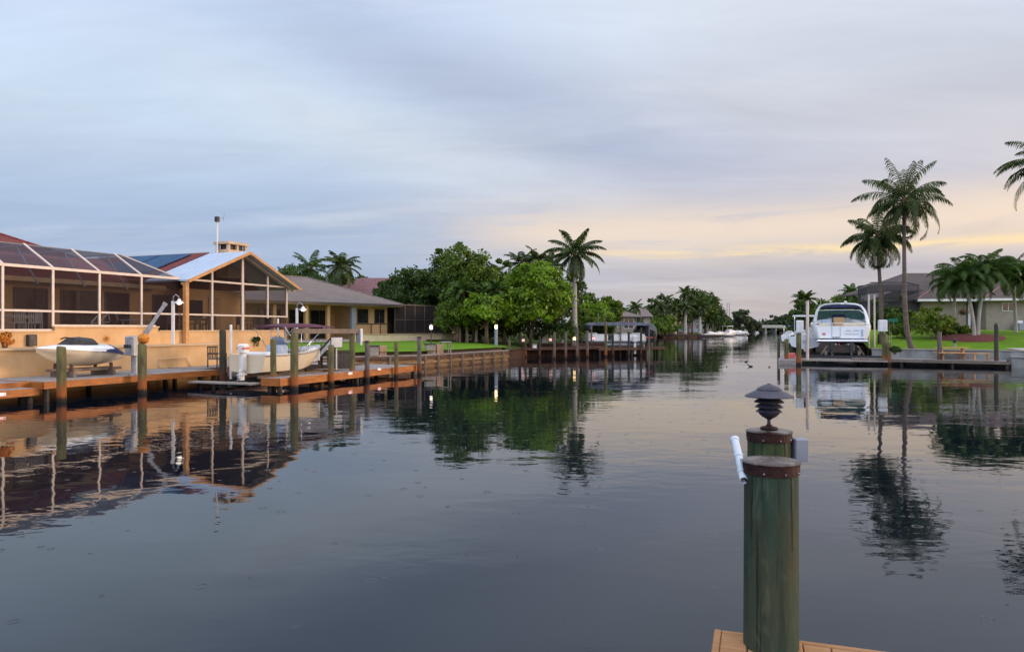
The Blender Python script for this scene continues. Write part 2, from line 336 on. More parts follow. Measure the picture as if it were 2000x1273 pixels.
M['greybox'] = mat('grey plastic box', (0.27,0.29,0.35), (0.22,0.24,0.30), 0.5, 6, dirt=0.1)
M['lampmetal'] = mat('dark verdigris lamp metal', (0.040,0.040,0.062), (0.065,0.062,0.090), 0.45, 9, 0.1, 40, metal=0.2)
M['rust'] = mat('rusty copper band', (0.020,0.007,0.007), (0.034,0.011,0.010), 0.65, 12, 0.3, 40, metal=0.0, spec=0.25)
M['wetcap'] = mat('wet grey cap top', (0.11,0.095,0.095), (0.028,0.013,0.012), 0.25, 6, 0.3, 30, spec=0.6, lo=0.40, hi=0.50)
M['pile_near'] = mat_piling('green copper treated pole', (0.016,0.050,0.038), (0.050,0.060,0.036), (0.05,0.07,0.04), 0.1)
M['pile_rear'] = mat_piling('olive green treated pole', (0.022,0.054,0.026), (0.070,0.072,0.022), (0.05,0.07,0.04), 0.1)
M['pile'] = mat_piling('olive brown treated pole', (0.17,0.16,0.065), (0.11,0.10,0.05), (0.26,0.085,0.025))
M['pile_grey'] = mat_piling('grey brown pole', (0.17,0.145,0.13), (0.12,0.10,0.085), (0.15,0.06,0.035))
M['pile_dark'] = mat_piling('dark wet pole', (0.075,0.08,0.05), (0.05,0.048,0.036), (0.10,0.04,0.022))
M['screen'] = mat_screen('insect screen', (0.034,0.025,0.026), 0.47)
M['screen_mid'] = mat_screen('shaded insect screen', (0.030,0.021,0.022), 0.62)  # denser copy of the screen; stands in for eave shade inside the cage
M['screen_roof'] = mat_screen('grey roof screen', (0.085,0.085,0.11), 0.40)
M['screen_light'] = mat_screen('grey cage screen', (0.075,0.07,0.08), 0.55)
M['screen_dark'] = mat_screen('dense black screen', (0.034,0.030,0.032), 0.86)
M['skin_white'] = M['white']
M['green'] = mat('teal sign', (0.02,0.20,0.13), None, 0.5)
M['bluebox'] = mat('blue utility box', (0.06,0.16,0.32), None, 0.5)
M['dead_leaf'] = mat('dead brown frond', (0.16,0.095,0.05), (0.10,0.06,0.035), 0.9, 4)
M['antifoul'] = mat('dark red brown bottom paint', (0.055,0.022,0.018), (0.03,0.02,0.02), 0.7, 3)
M['duck'] = mat('dark feathers', (0.02,0.018,0.018), (0.05,0.04,0.035), 0.7, 20)
M['stone'] = mat('grey block', (0.26,0.24,0.23), (0.36,0.31,0.27), 0.85, 3, 0.3, 14, dirt=0.25)
M['brick'] = mat('tan block', (0.42,0.27,0.18), (0.34,0.22,0.15), 0.85, 3, 0.3, 14, dirt=0.2)

# ------------------------------------------------------------------ mesh helpers
class Frame:
    """local axes on the ground: s along, t to the left of it"""
    def __init__(s, ox, oy, ang): s.o = (ox, oy); s.a = ang; s.c = math.cos(ang); s.sn = math.sin(ang)
    def __call__(s, x, y, z=0.0): return (s.o[0]+x*s.c-y*s.sn, s.o[1]+x*s.sn+y*s.c, z)
W = Frame(0, 0, 0)
INFO = {}     # object name -> (loc, rotz) of the frame its mesh data lives in

def P(u, v, D): return ((u-1000)/FPX*D, D, EYE+(HOR-v)/FPX*D)

class MB:
    def __init__(s): s.v = []; s.f = []; s.uv = None
    def add(s, vs, fs):
        o = len(s.v); s.v += [tuple(p) for p in vs]; s.f += [tuple(i+o for i in f) for f in fs]; return s
    def box(s, lo, hi, F=W):
        x0, y0, z0 = lo; x1, y1, z1 = hi
        c = [F(x0,y0,z0), F(x1,y0,z0), F(x1,y1,z0), F(x0,y1,z0), F(x0,y0,z1), F(x1,y0,z1), F(x1,y1,z1), F(x0,y1,z1)]
        return s.add(c, [(0,3,2,1), (4,5,6,7), (0,1,5,4), (1,2,6,5), (2,3,7,6), (3,0,4,7)])
    def bbox(s, lo, hi, F=W, b=0.02):
        """box with chamfered vertical and top edges"""
        x0, y0, z0 = lo; x1, y1, z1 = hi
        def ring(i, z): return [F(*q, z) for q in ((x0+b,y0+i),(x1-b,y0+i),(x1-i,y0+b),(x1-i,y1-b),(x1-b,y1-i),(x0+b,y1-i),(x0+i,y1-b),(x0+i,y0+b))]
        vs = ring(0, z0)+ring(0, z1-b)+ring(b*0.99, z1)
        fs = [tuple(range(7,-1,-1)), tuple(range(16,24))]
        for k in range(2):
            for i in range(8): fs.append((k*8+i, k*8+(i+1)%8, (k+1)*8+(i+1)%8, (k+1)*8+i))
        return s.add(vs, fs)
    def bar(s, a, b, w, h=None, up=(0,0,1)):
        a = Vector(a); b = Vector(b); h = w if h is None else h
        d = (b-a).normalized(); u = Vector(up)
        if abs(d.dot(u)) > 0.98: u = Vector((0.92, 0.38, 0))
        r = d.cross(u).normalized(); u = r.cross(d).normalized()
        vs = [p+r*(w/2)*i+u*(h/2)*j for p in (a, b) for i, j in ((-1,-1),(1,-1),(1,1),(-1,1))]
        return s.add(vs, [(0,3,2,1), (4,5,6,7), (0,1,5,4), (1,2,6,5), (2,3,7,6), (3,0,4,7)])
    def path(s, pts, rad, n=8, caps=True):
        pts = [Vector(p) for p in pts]
        if not hasattr(rad, '__len__'): rad = [rad]*len(pts)
        o = len(s.v); prev = None
        for i, p in enumerate(pts):
            d = (pts[min(i+1, len(pts)-1)]-pts[max(i-1, 0)]).normalized()
            if prev is None:
                u = Vector((1,0,0)) if abs(d.x) < 0.9 else Vector((0,1,0))
            else: u = prev
            r = (u-d*u.dot(d)).normalized(); q = d.cross(r); prev = r
            for k in range(n):
                a = 2*math.pi*k/n; s.v.append(tuple(p+(r*math.cos(a)+q*math.sin(a))*rad[i]))
        for i in range(len(pts)-1):
            for k in range(n):
                a = o+i*n+k; b = o+i*n+(k+1)%n; s.f.append((a, b, b+n, a+n))
        if caps:
            s.f.append(tuple(o+k for k in range(n-1, -1, -1))); e = o+(len(pts)-1)*n; s.f.append(tuple(e+k for k in range(n)))
        return s
    def lathe(s, prof, c=(0,0,0), n=20):
        """prof: (r,z) from bottom to top"""
        o = len(s.v)
        for r, z in prof:
            for k in range(n):
                a = 2*math.pi*k/n; s.v.append((c[0]+max(r, 1e-4)*math.cos(a), c[1]+max(r, 1e-4)*math.sin(a), c[2]+z))
        for i in range(len(prof)-1):
            for k in range(n):
                a = o+i*n+k; b = o+i*n+(k+1)%n; s.f.append((a, b, b+n, a+n))
        s.f.append(tuple(o+k for k in range(n-1, -1, -1))); e = o+(len(prof)-1)*n; s.f.append(tuple(e+k for k in range(n)))
        return s
    def slab(s, poly, th):
        """planar polygon (world points, counter-clockwise from above) thickened downward"""
        n = len(poly); vs = [tuple(p) for p in poly]+[(p[0], p[1], p[2]-th) for p in poly]
        fs = [tuple(range(n)), tuple(range(2*n-1, n-1, -1))]
        for i in range(n): fs.append((i, n+i, n+(i+1) % n, (i+1) % n))
        return s.add(vs, fs)
    def prism(s, prof, y0, y1, F=W):
        """profile in (x,z) extruded along local y"""
        n = len(prof); vs = [F(x, y0, z) for x, z in prof]+[F(x, y1, z) for x, z in prof]
        fs = [tuple(range(n)), tuple(range(2*n-1, n-1, -1))]
        for i in range(n): fs.append((i, n+i, n+(i+1) % n, (i+1) % n))
        return s.add(vs, fs)
    def build(s, name, m, parent=None, smooth=False, local=False, label=None, uvs=False):
        me = bpy.data.meshes.new(name)
        v = np.array(s.v, dtype=np.float64)
        loc, rz = (0,0,0), 0.0
        if parent is not None:
            loc, rz = INFO[parent.name]
            if not local:
                v = v-np.array(loc); c, n_ = math.cos(-rz), math.sin(-rz)
                x = v[:,0]*c-v[:,1]*n_; y = v[:,0]*n_+v[:,1]*c; v = np.stack([x, y, v[:,2]], 1)
        me.from_pydata(v.tolist(), [], s.f); me.update()
        if smooth:
            me.polygons.foreach_set('use_smooth', [True]*len(me.polygons))
            if smooth == 'auto': me.set_sharp_from_angle(angle=R(38))
        if uvs:      # metric uv per face: u along the level direction, v up the slope
            ul = me.uv_layers.new(name='UVMap')
            for p in me.polygons:
                nn = p.normal; h = Vector((0,0,1)).cross(nn)
                h = h.normalized() if h.length > 1e-3 else Vector((1,0,0)); up = nn.cross(h)
                for li in p.loop_indices:
                    q = me.vertices[me.loops[li].vertex_index].co
                    ul.data[li].uv = (q.dot(h), q.dot(up))
        me.materials.append(m)
        o = bpy.data.objects.new(name, me); COL.objects.link(o)
        if parent is not None: o.parent = parent
        if label: o['label'] = label
        INFO[o.name] = (loc, rz)
        return o

def thing(name, label, cat, loc=(0,0,0), rz=0.0, group=None):
    o = bpy.data.objects.new(name, None); COL.objects.link(o); o.location = loc; o.rotation_euler = (0,0,rz)
    o['label'] = label; o['category'] = cat
    if group: o['group'] = group
    INFO[o.name] = (tuple(loc), rz); return o
def tag(o, label, cat, group=None):
    o['label'] = label; o['category'] = cat
    if group: o['group'] = group
    return o
def solo(mb, name, m, label, cat, loc, group=None, smooth=False, rz=0.0, uvs=False):
    """a thing that is one mesh, its origin at its base; mb in world coordinates"""
    v = np.array(mb.v)-np.array(loc); c, s_ = math.cos(-rz), math.sin(-rz)
    mb.v = np.stack([v[:,0]*c-v[:,1]*s_, v[:,0]*s_+v[:,1]*c, v[:,2]], 1).tolist()
    o = mb.build(name, m, None, smooth, uvs=uvs); o.location = loc; o.rotation_euler = (0,0,rz)
    INFO[o.name] = (tuple(loc), rz)
    return tag(o, label, cat, group)
def struct(name, mb, m, kind='structure', smooth=False, uvs=False):
    o = mb.build(name, m, None, smooth, uvs=uvs); o['kind'] = kind; return o
def dup(root, loc, rz=None, label=None, group=None, scale=None):
    r = root.copy(); COL.objects.link(r); r.location = loc
    if rz is not None: r.rotation_euler = (0,0,rz)
    if scale is not None: r.scale = (scale,)*3 if not hasattr(scale, '__len__') else scale
    if label: r['label'] = label
    if group: r['group'] = group
    for ch in list(root.children):
        c = ch.copy(); COL.objects.link(c); c.parent = r
        for g in list(ch.children):
            d = g.copy(); COL.objects.link(d); d.parent = c
    INFO[r.name] = (tuple(loc), rz or 0.0)
    return r

# ------------------------------------------------------------------ vegetation
def leaf_mesh(name, pts, size, m, rng, parent=None, outward=None, aspect=0.6, label=None):
    """one leaf-sized face per point; pts are local to the parent"""
    n = len(pts); pts = np.asarray(pts)
    d = rng.normal(size=(n, 3)); d[:,2] *= 0.7
    if outward is not None: d = d*0.75+outward*0.6
    d /= np.linalg.norm(d, axis=1)[:,None]+1e-9
    a = np.cross(d, rng.normal(size=(n, 3))); a /= np.linalg.norm(a, axis=1)[:,None]+1e-9
    b = np.cross(d, a); s = size*rng.uniform(0.5, 1.5, (n, 1))
    q = np.stack([pts-a*s, pts-b*s*aspect+a*s*0.1, pts+a*s, pts+b*s*aspect], 1).reshape(-1, 3)
    me = bpy.data.meshes.new(name)
    me.vertices.add(4*n); me.vertices.foreach_set('co', q.ravel())
    me.loops.add(4*n); me.loops.foreach_set('vertex_index', np.arange(4*n))
    me.polygons.add(n); me.polygons.foreach_set('loop_start', np.arange(0, 4*n, 4)); me.polygons.foreach_set('loop_total', np.full(n, 4))
    me.update(calc_edges=True); me.materials.append(m)
    o = bpy.data.objects.new(name, me); COL.objects.link(o)
    if parent is not None: o.parent = parent; INFO[o.name] = INFO[parent.name]
    if label: o['label'] = label
    return o

def crown_points(rng, c, r, nblob, nleaf, blob=0.34, flat=0.0, core=0.35):
    """clumps of leaves scattered through an uneven ellipsoid"""
    c = np.array(c); r = np.array(r); P_, O_ = [], []
    per = max(4, nleaf//nblob)
    for i in range(nblob):
        d = rng.normal(size=3); d /= np.linalg.norm(d); d[2] = d[2] if d[2] > -0.55 else -d[2]*0.3
        rad = rng.uniform(core, 0.90) if i % 3 else rng.uniform(0.78, 1.04)
        bc = c+d*r*rad; br = r.mean()*blob*rng.uniform(0.6, 1.25)
        if i % 6 == 1: bc = c+d*r*rng.uniform(1.0, 1.2); br *= 0.45
        q = rng.normal(size=(per, 3)); q /= np.linalg.norm(q, axis=1)[:,None]
        q2 = q*br*rng.uniform(0.35, 1.08, (per, 1))*np.array([1.15, 1.15, 0.8])
        P_.append(bc+q2); O_.append(q*0.6+d*0.6)
    return np.concatenate(P_), np.concatenate(O_)

def tree(name, label, cat, x, y, zb, h, rx, rz, seed, m, leaf=0.16, nblob=70, nleaf=9000, ry=None, trunk=0.16, low=0.25, group=None, nlimb=7, lean=0.0, blob=0.34):
    rng = np.random.default_rng(seed); ry = rx if ry is None else ry
    t = thing(name, label, cat, (x, y, zb), 0, group)
    cz = h-rz; mb = MB(); th = max(cz-rz*0.35, h*low)
    top = (lean, 0, th)
    mb.path([(0,0,-0.3), (lean*0.2, 0, th*0.35), (lean*0.6, 0.05, th*0.7), top], [trunk*1.25, trunk, trunk*0.8, trunk*0.6], 9)
    for i in range(nlimb):
        a = rng.uniform(0, 6.28); s = rng.uniform(0.35, 0.9); b0 = th*s
        e = (lean+math.cos(a)*rx*rng.uniform(0.35, 0.8), math.sin(a)*ry*rng.uniform(0.35, 0.8), cz+rz*rng.uniform(-0.4, 0.6))
        k = (lean*s, 0, b0); mid = ((k[0]+e[0])/2, (k[1]+e[1])/2, k[2]+(e[2]-k[2])*0.42)
        mb.path([k, mid, e], [trunk*0.5, trunk*0.32, trunk*0.1], 6)
    mb.build('trunk', M['bark'], t, smooth=True, local=True)
    p, o = crown_points(rng, (lean, 0, cz), (rx, ry, rz), nblob, nleaf, blob)
    leaf_mesh('crown', p, leaf, m, rng, t, o)
    return t

def bush(name, label, cat, x, y, zb, h, rx, seed, m, leaf=0.07, nleaf=1500, group=None, ry=None):
    rng = np.random.default_rng(seed); t = thing(name, label, cat, (x, y, zb), 0, group)
    mb = MB()
    for i in range(5):
        a = i*1.256+0.3; mb.path([(0.04*math.cos(a), 0.04*math.sin(a), -0.1), (rx*0.5*math.cos(a), rx*0.5*math.sin(a), h*0.6)], [0.025, 0.012], 5)
    mb.build('stem', M['bark'], t, local=True)
    p, o = crown_points(rng, (0, 0, h*0.52), (rx, ry or rx, h*0.5), 26, nleaf, 0.42)
    p[:,2] = np.maximum(p[:,2], 0.02)
    leaf_mesh('foliage', p, leaf, m, rng, t, o)
    return t

def frond(mb, base, az, el, L, droop, nl, ll, rng, wid=0.045, hang=0.55, curve=1.7):
    """one feather leaf: curved midrib and hanging leaflets"""
    n = 14; p = Vector(base); pts = [p.copy()]
    tw = rng.uniform(-0.12, 0.12)
    for i in range(n):
        f = (i+1)/n; e = el-droop*f**curve; a = az+tw*f
        p = p+Vector((math.cos(a)*math.cos(e), math.sin(a)*math.cos(e), math.sin(e)))*(L/n); pts.append(p.copy())
    mb.path(pts, [max(0.008, 0.035*(1-i/(n+1))) for i in range(n+1)], 4, caps=False)
    side = Vector((-math.sin(az), math.cos(az), 0))
    for j in range(nl):
        f = 0.14+0.86*(j+rng.uniform(-0.3, 0.3))/nl; q = min(max(f*n, 0), n-0.001); i = int(q); c = pts[i].lerp(pts[i+1], q-i)
        d = (pts[i+1]-pts[i]).normalized(); l = ll*math.sin(math.pi*min(1, 0.18+f*0.80))**0.6*rng.uniform(0.8, 1.1)
        for sg in (-1, 1):
            h = hang*rng.uniform(0.6, 1.4)
            o1 = (side*sg*0.85+d*0.55+Vector((0,0,-h*0.5))).normalized()
            m1 = c+o1*l*0.5; e1 = m1+(o1+Vector((0,0,-h))).normalized()*l*0.5
            w = d*wid
            mb.add([c-w*0.6, c+w*0.6, m1+w, e1, m1-w], [(0,1,2,3,4)])

def palm(name, label, x, y, zb, h, seed, crown=2.2, nfr=24, nl=26, ll=0.62, trunk=(0.20, 0.13), bend=(0,0), m='palm_leaf', tm='palm_trunk',
         group=None, shaft=False, wid=0.045, elmin=-0.7, elmax=1.25, hang=0.55, nuts=0, droop=(0.9, 1.5), bendp=2.0, base_lean=None, dead=0):
    rng = np.random.default_rng(seed)
    t = thing(name, label, 'palm tree', (x, y, zb), 0, group)
    pts, rad = [], []
    for i in range(15):
        f = i/14; dx = bend[0]*f**bendp; dy = bend[1]*f**bendp
        if base_lean: k = math.exp(-f*base_lean[2]); dx += base_lean[0]*(k-math.exp(-base_lean[2])); dy += base_lean[1]*(k-math.exp(-base_lean[2]))
        if i == 0: off = (dx, dy)
        pts.append((dx-off[0], dy-off[1], -0.3+f*(h+0.3))); rad.append(trunk[1]+(trunk[0]-trunk[1])*(1-f)**1.5+(0.35*trunk[0] if i == 0 else 0))
    mb = MB(); mb.path(pts, rad, 10); mb.build('trunk', M[tm], t, smooth=True, local=True)
    tp = Vector(pts[-1]); s = MB()
    if shaft: s.path([tp-Vector((0,0,0.1)), tp+Vector((0,0,0.45)), tp+Vector((0,0,1.0))], [trunk[1]*1.05, trunk[1]*1.2, trunk[1]*0.55], 9); tp = tp+Vector((0,0,0.85))
    else: s.path([tp-Vector((0,0,0.55)), tp-Vector((0,0,0.1)), tp+Vector((0,0,0.35))], [trunk[1]*1.0, trunk[1]*1.9, trunk[1]*0.9], 9)
    s.build('crownshaft', M['leaf_green_shaft' if False else ('crownshaft')], t, smooth=True, local=True)
    mb = MB(); ga = 2.39996
    for i in range(nfr):
        f = (i+0.5)/nfr; el = elmax-(elmax-elmin)*f**0.85+rng.uniform(-0.12, 0.12)
        dr = droop[0]+(droop[1]-droop[0])*f+rng.uniform(-0.15, 0.15)
        frond(mb, tp+Vector((0,0,0.12*(1-f))), i*ga+rng.uniform(-0.25, 0.25)+seed, el, crown*rng.uniform(0.88, 1.12)*(0.85+0.15*math.sin(f*3)), dr, nl, ll, rng, wid, hang)
    mb.build('crown', M[m], t, local=True)
    for i in range(dead):
        mb = MB(); frond(mb, tp-Vector((0,0,0.25)), i*2.1+seed, -0.75-0.2*(i % 2), crown*0.62, 0.75, nl//2, ll*0.6, rng, wid*0.8, 1.2); mb.build('dead_frond', M['dead_leaf'], t, local=True)
    if nuts:
        mb = MB()
        for i in range(nuts):
            a = rng.uniform(0, 6.28); r_ = rng.uniform(0.15, 0.3); c = tp+Vector((math.cos(a)*r_, math.sin(a)*r_, -0.25-rng.uniform(0, 0.35)))
            mb.lathe([(0.0,-0.13), (0.085,-0.08), (0.11,0), (0.08,0.09), (0,0.13)], c, 8)
        mb.build('coconuts', M['leaf_yellow'], t, smooth=True, local=True)
    return t

# ------------------------------------------------------------------ small builders
def piling(x, y, ztop, r, label, m='pile', group='round timber pilings', zb=-1.5, seed=0, cap=None, name='piling', n=14, rb=None):
    rng = random.Random(seed*7+int(x*31)+int(y*17)); mb = MB(); t = thing(name, label, 'piling', (x, y, zb), 0, group)
    rb = rb or r*1.06; H = ztop-zb; k = 9; pts, rad = [], []
    for i in range(k):
        f = i/(k-1); pts.append((rng.uniform(-1,1)*0.006, rng.uniform(-1,1)*0.006, f*(H-0.03))); rad.append(rb+(r-rb)*f)
    pts.append((0, 0, H)); rad.append(r*0.9)
    mb.path(pts, rad, n); mb.build('pole', M[m], t, smooth='auto', local=True)
    if cap:
        c = MB(); c.lathe([(r*1.08, H-0.05), (r*1.08, H+0.01), (r*0.9, H+0.05), (0.01, H+0.16)] if cap == 'cone' else [(r*1.06,H-0.09),(r*1.06,H+0.012),(r*0.98,H+0.02)], n=n)
        c.build('cap', M['black'], t, smooth='auto', local=True)
    return t

def hull(mb, st, nz=5):
    """st: rows (y, half beam, chine half, keel z, chine z, sheer z) stern to bow; returns outer skin with transom"""
    o = len(mb.v); k = None
    for (y, hb, hc, zk, zc, zs) in st:
        ring = [(-hb,y,zs), (-(hb*0.97+hc*0.03), y, zs*0.75+zc*0.25), (-(hb*0.6+hc*0.4), y, zs*0.35+zc*0.65), (-hc,y,zc), (-hc*0.5,y,(zk+zc)/2-0.01), (0,y,zk),
                (hc*0.5,y,(zk+zc)/2-0.01), (hc,y,zc), ((hb*0.6+hc*0.4), y, zs*0.35+zc*0.65), ((hb*0.97+hc*0.03), y, zs*0.75+zc*0.25), (hb,y,zs)]
        k = len(ring); mb.v += ring
    for i in range(len(st)-1):
        for j in range(k-1):
            a = o+i*k+j; mb.f.append((a, a+1, a+k+1, a+k))
    mb.f.append(tuple(o+j for j in range(k)))                      # transom
    e = o+(len(st)-1)*k; mb.f.append(tuple(e+j for j in range(k-1, -1, -1)))
    return mb
def deckrim(mb, st, rim, floor):
    """gunwale strip, inner sides and cockpit floor"""
    for sg in (-1, 1):
        for i in range(len(st)-1):
            (y0,h0,*_,z0), (y1,h1,*_,z1) = st[i], st[i+1]
            i0 = max(0.02, h0-rim); i1 = max(0.02, h1-rim)
            mb.add([(sg*h0,y0,z0),(sg*h1,y1,z1),(sg*i1,y1,z1+0.01),(sg*i0,y0,z0+0.01)], [(0,1,2,3) if sg < 0 else (3,2,1,0)])
            mb.add([(sg*i0,y0,z0+0.01),(sg*i1,y1,z1+0.01),(sg*i1*0.96,y1,max(floor,0)),(sg*i0*0.96,y0,floor)], [(0,1,2,3) if sg < 0 else (3,2,1,0)])
    for i in range(len(st)-1):
        (y0,h0,*_), (y1,h1,*_) = st[i], st[i+1]
        a = max(0.02,(h0-rim)*0.96); b = max(0.02,(h1-rim)*0.96)
        mb.add([(-a,y0,floor),(a,y0,floor),(b,y1,floor),(-b,y1,floor)], [(0,1,2,3)])
    y0, h0, *_ , z0 = st[0]; a = max(0.02, h0-rim)
    mb.add([(-a,y0+0.06,z0+0.01),(a,y0+0.06,z0+0.01),(a*0.96,y0+0.08,floor),(-a*0.96,y0+0.08,floor)], [(3,2,1,0)])
    mb.add([(-h0,y0,z0),(h0,y0,z0),(a,y0+0.06,z0+0.01),(-a,y0+0.06,z0+0.01)], [(0,1,2,3)])
    return mb

# ================================================================== WATER AND LAND
mb = MB(); mb.add([(-3000,-200,0),(3000,-200,0),(3000,5000,0),(-3000,5000,0)], [(0,1,2,3)]); struct('canal_water', mb, M['water'])
L = Frame(0, 0, R(68.2))            # along the left bank of the canal
LA = (0.371, 0.928)

def strip(shore, dirs, rows, m, name):
    mb = MB(); n = len(shore); vs, fs = [], []
    for d, z in rows:
        for (x, y), (dx, dy) in zip(shore, dirs):
            zz = z if not isinstance(z, (list, tuple)) else z[len(vs) % n]
            vs.append((x+dx*d, y+dy*d, zz+(mnoise.noise(Vector((x+dx*d, y+dy*d, 0))*0.13)*0.12 if 2 < d < 60 else 0)))
    for i in range(len(rows)-1):
        for j in range(n-1):
            a = i*n+j; fs.append((a, a+1, a+n+1, a+n))
    mb.add(vs, fs); struct(name, mb, m, smooth=True)
def subdiv(pts, step):
    out = []
    for a, b in zip(pts[:-1], pts[1:]):
        k = max(1, int(math.dist(a, b)/step))
        out += [(a[0]+(b[0]-a[0])*i/k, a[1]+(b[1]-a[1])*i/k) for i in range(k)]
    return out+[pts[-1]]
shoreL = [(-11.8,41.3), (-5.8,44.8), (-0.3,55.5)]
s2 = subdiv(shoreL, 2.0)
strip(s2, [(-.66,.75)]*len(s2), [(0,1.0),(0.5,1.06),(3,1.15),(7,1.25),(11,1.28),(16,1.30),(22,1.34),(40,1.6),(90,1.8)], M['grass'], 'lawn')
shoreM = subdiv([(-0.3,55.5), (1.5,61.5), (8,64.5), (12.6,67.3), (14,74)], 3.0)
strip(shoreM, [(-.55,.83)]*len(shoreM), [(0,0.78),(1,1.0),(4,1.2),(12,1.35),(30,1.6),(120,2)], M['grass_far'], 'garden_ground')
shoreF = [(14,74), (19,120), (37,188), (66,226), (96,300), (129,396), (150,402)]
strip(shoreF, [(-.9,.43)]*5+[(-.3,.95)]*2, [(0,0.95),(2,1.0),(30,1.6),(400,2.5),(2500,3)], M['grass_far'], 'far_bank')
C0 = (25.0, 49.8); FR = Frame(C0[0], C0[1], R(-32.7))
def fr(x, y, z=0): return FR(x, y, z)
# right lot: front edge along FR x, reaching back parallel to the canal
fe = [FR(x, 0)[:2] for x in (0, 1.5, 3, 4.5, 6, 8, 10, 12, 15, 20, 30, 60)]
strip(fe, [(.331,.944)]*len(fe), [(0,0.93),(0.6,1.0),(2.5,1.14),(5,1.4),(8,1.72),(11,2.0),(14,2.2),(18,2.3),(30,2.3),(120,2.2),(380,1.5),(2500,2)], M['grass'], 'right_lawn')
# seawalls
def wallline(name, pts, z1, th, m, label, cat='seawall', zb=-1.2, cap=None, capm=None, side=1):
    t = thing(name, label, cat, (pts[0][0], pts[0][1], 0))
    mb = MB(); cb = MB()
    for a, b in zip(pts[:-1], pts[1:]):
        ang = math.atan2(b[1]-a[1], b[0]-a[0]); F = Frame(a[0], a[1], ang); Ln = math.dist(a, b)
        mb.box((0, 0, zb), (Ln, th*side, z1) , F) if side > 0 else mb.box((0, -th, zb), (Ln, 0, z1), F)
        if cap:
            y0, y1 = (-0.06, th+0.05) if side > 0 else (-th-0.05, 0.06)
            cb.box((0, y0, z1), (Ln, y1, z1+cap), F)
    mb.build('wall', m, t)
    if cap: cb.build('cap', capm or m, t)
    return t
wallline('seawall', shoreL, 0.70, 0.9, M['seawall_tan'], 'ochre stained low seawall below the green lawn', cap=0.08, capm=M['stone'])
sw_ = bpy.data.objects['seawall']; 
for a_, b_ in zip(shoreL[:-1], shoreL[1:]):
    ang = math.atan2(b_[1]-a_[1], b_[0]-a_[0]); Fw = Frame(a_[0], a_[1], ang); Ln = math.dist(a_, b_)
    for z0 in (0.22, 0.52): mb = MB(); mb.box((0,-0.12,z0), (Ln,-0.005,z0+0.14), Fw); mb.build('waler', M['brownwood'] if z0 > 0.4 else M['seawall_tan'], sw_)
    for i in range(int(Ln/1.5)): mb = MB(); mb.box((0.4+i*1.5,-0.19,-0.8), (0.54+i*1.5,-0.125,0.72), Fw); mb.build('batten', M['greywood'], sw_)
sh2 = [(x-.66*0.9*0.8, y+.75*0.9*0.8) for x, y in shoreL]
wallline('garden_kerb', sh2, 1.06, 0.3, M['greywood'], 'grey brown retaining kerb along the lawn edge above the seawall', 'retaining wall', zb=0.5)
wallline('seawall', [(-0.3,55.5), (1.5,61.5)], 0.72, 0.5, M['seawall_dark'], 'short rusty seawall return left of the brown dock', cap=0.08)
wallline('seawall', [(1.5,61.5), (8,64.5), (12.6,67.3), (14,74)], 1.02, 0.5, M['seawall_dark'], 'rust brown seawall with pink lamps below the dense trees', cap=0.1)
wallline('seawall', shoreF[1:4], 0.85, 0.6, M['seawall_dark'], 'dark distant seawall beneath the tiki hut', cap=0.1)
wallline('seawall', shoreF[3:6], 0.9, 0.6, M['seawall_dark'], 'distant seawall ending at the bridge', cap=0.1)
wallline('seawall', [FR(0,0)[:2], FR(9,0)[:2]], 0.98, 0.4, M['seawall_grey'], 'mossy grey seawall behind the picnic table', cap=0.07, capm=M['stone'])
wallline('seawall', [FR(7.9,-1.6)[:2], FR(40,-1.6)[:2]], 0.62, 1.6, M['seawall_grey'], 'broad pale grey seawall at the right edge, below the red mulch', cap=0.06)
wallline('seawall', [FR(0,0)[:2], (C0[0]+.331*300, C0[1]+.944*300)], 0.9, 0.4, M['seawall_dark'], 'dark seawall running away behind the lifted cruiser', cap=0.08, side=-1)

# ================================================================== HOUSE 1 (left, orange, screened pool cage)
base = L(20, 27.5)
tw = thing('terrace_wall', 'orange stucco terrace wall in two tiers above the left dock', 'retaining wall', L(14, 26.3, 0), R(68.2))
mb = MB(); mb.box((-8,26.3,-1.2), (27.2,27.5,1.62), L); mb.build('lower_tier', M['stucco'], tw)
mb = MB(); mb.box((-8,26.22,1.62), (27.28,27.5,1.70), L); mb.build('ledge', M['coping'], tw)
mb = MB(); mb.box((-8,27.5,-1.2), (19.75,27.8,2.27), L); mb.box((19.75,27.5,-1.2), (24.7,27.8,2.45), L); mb.box((24.7,27.5,-1.2), (33.6,27.8,2.27), L)
mb.box((33.35,27.8,-1.2), (33.6,36,2.2), L); mb.build('upper_tier', M['stucco'], tw)
mb = MB()
for a, b, z in ((-8,19.73,2.27), (19.71,24.74,2.45), (24.76,33.64,2.27)): mb.box((a,27.46,z), (b,27.84,z+0.06), L)
mb.build('coping', M['coping'], tw)
mb = MB(); mb.box((27.2,26.9,-1.2), (34.2,27.5,0.95), L); mb.build('footing', M['stone'], tw)
mb = MB(); mb.box((-8,27.8,1.4), (33.35,60,2.2), L); struct('patio_slab', mb, M['concrete'])

h1 = thing('orange_house', 'orange stucco house with red roof, solar panels and pale metal porch gable', 'house', L(26, 31, 2.2), R(68.2))
mb = MB(); mb.box((-8,31.2,2.2), (28.8,31.45,4.5), L); mb.box((28.8,30.3,2.2), (33.4,30.55,4.55), L); mb.box((33.15,30.55,2.2), (33.4,46,4.55), L); mb.box((28.8,30.55,2.2),(29.0,31.2,4.5), L)
mb.build('wall', M['stucco'], h1)
zs = 4.6
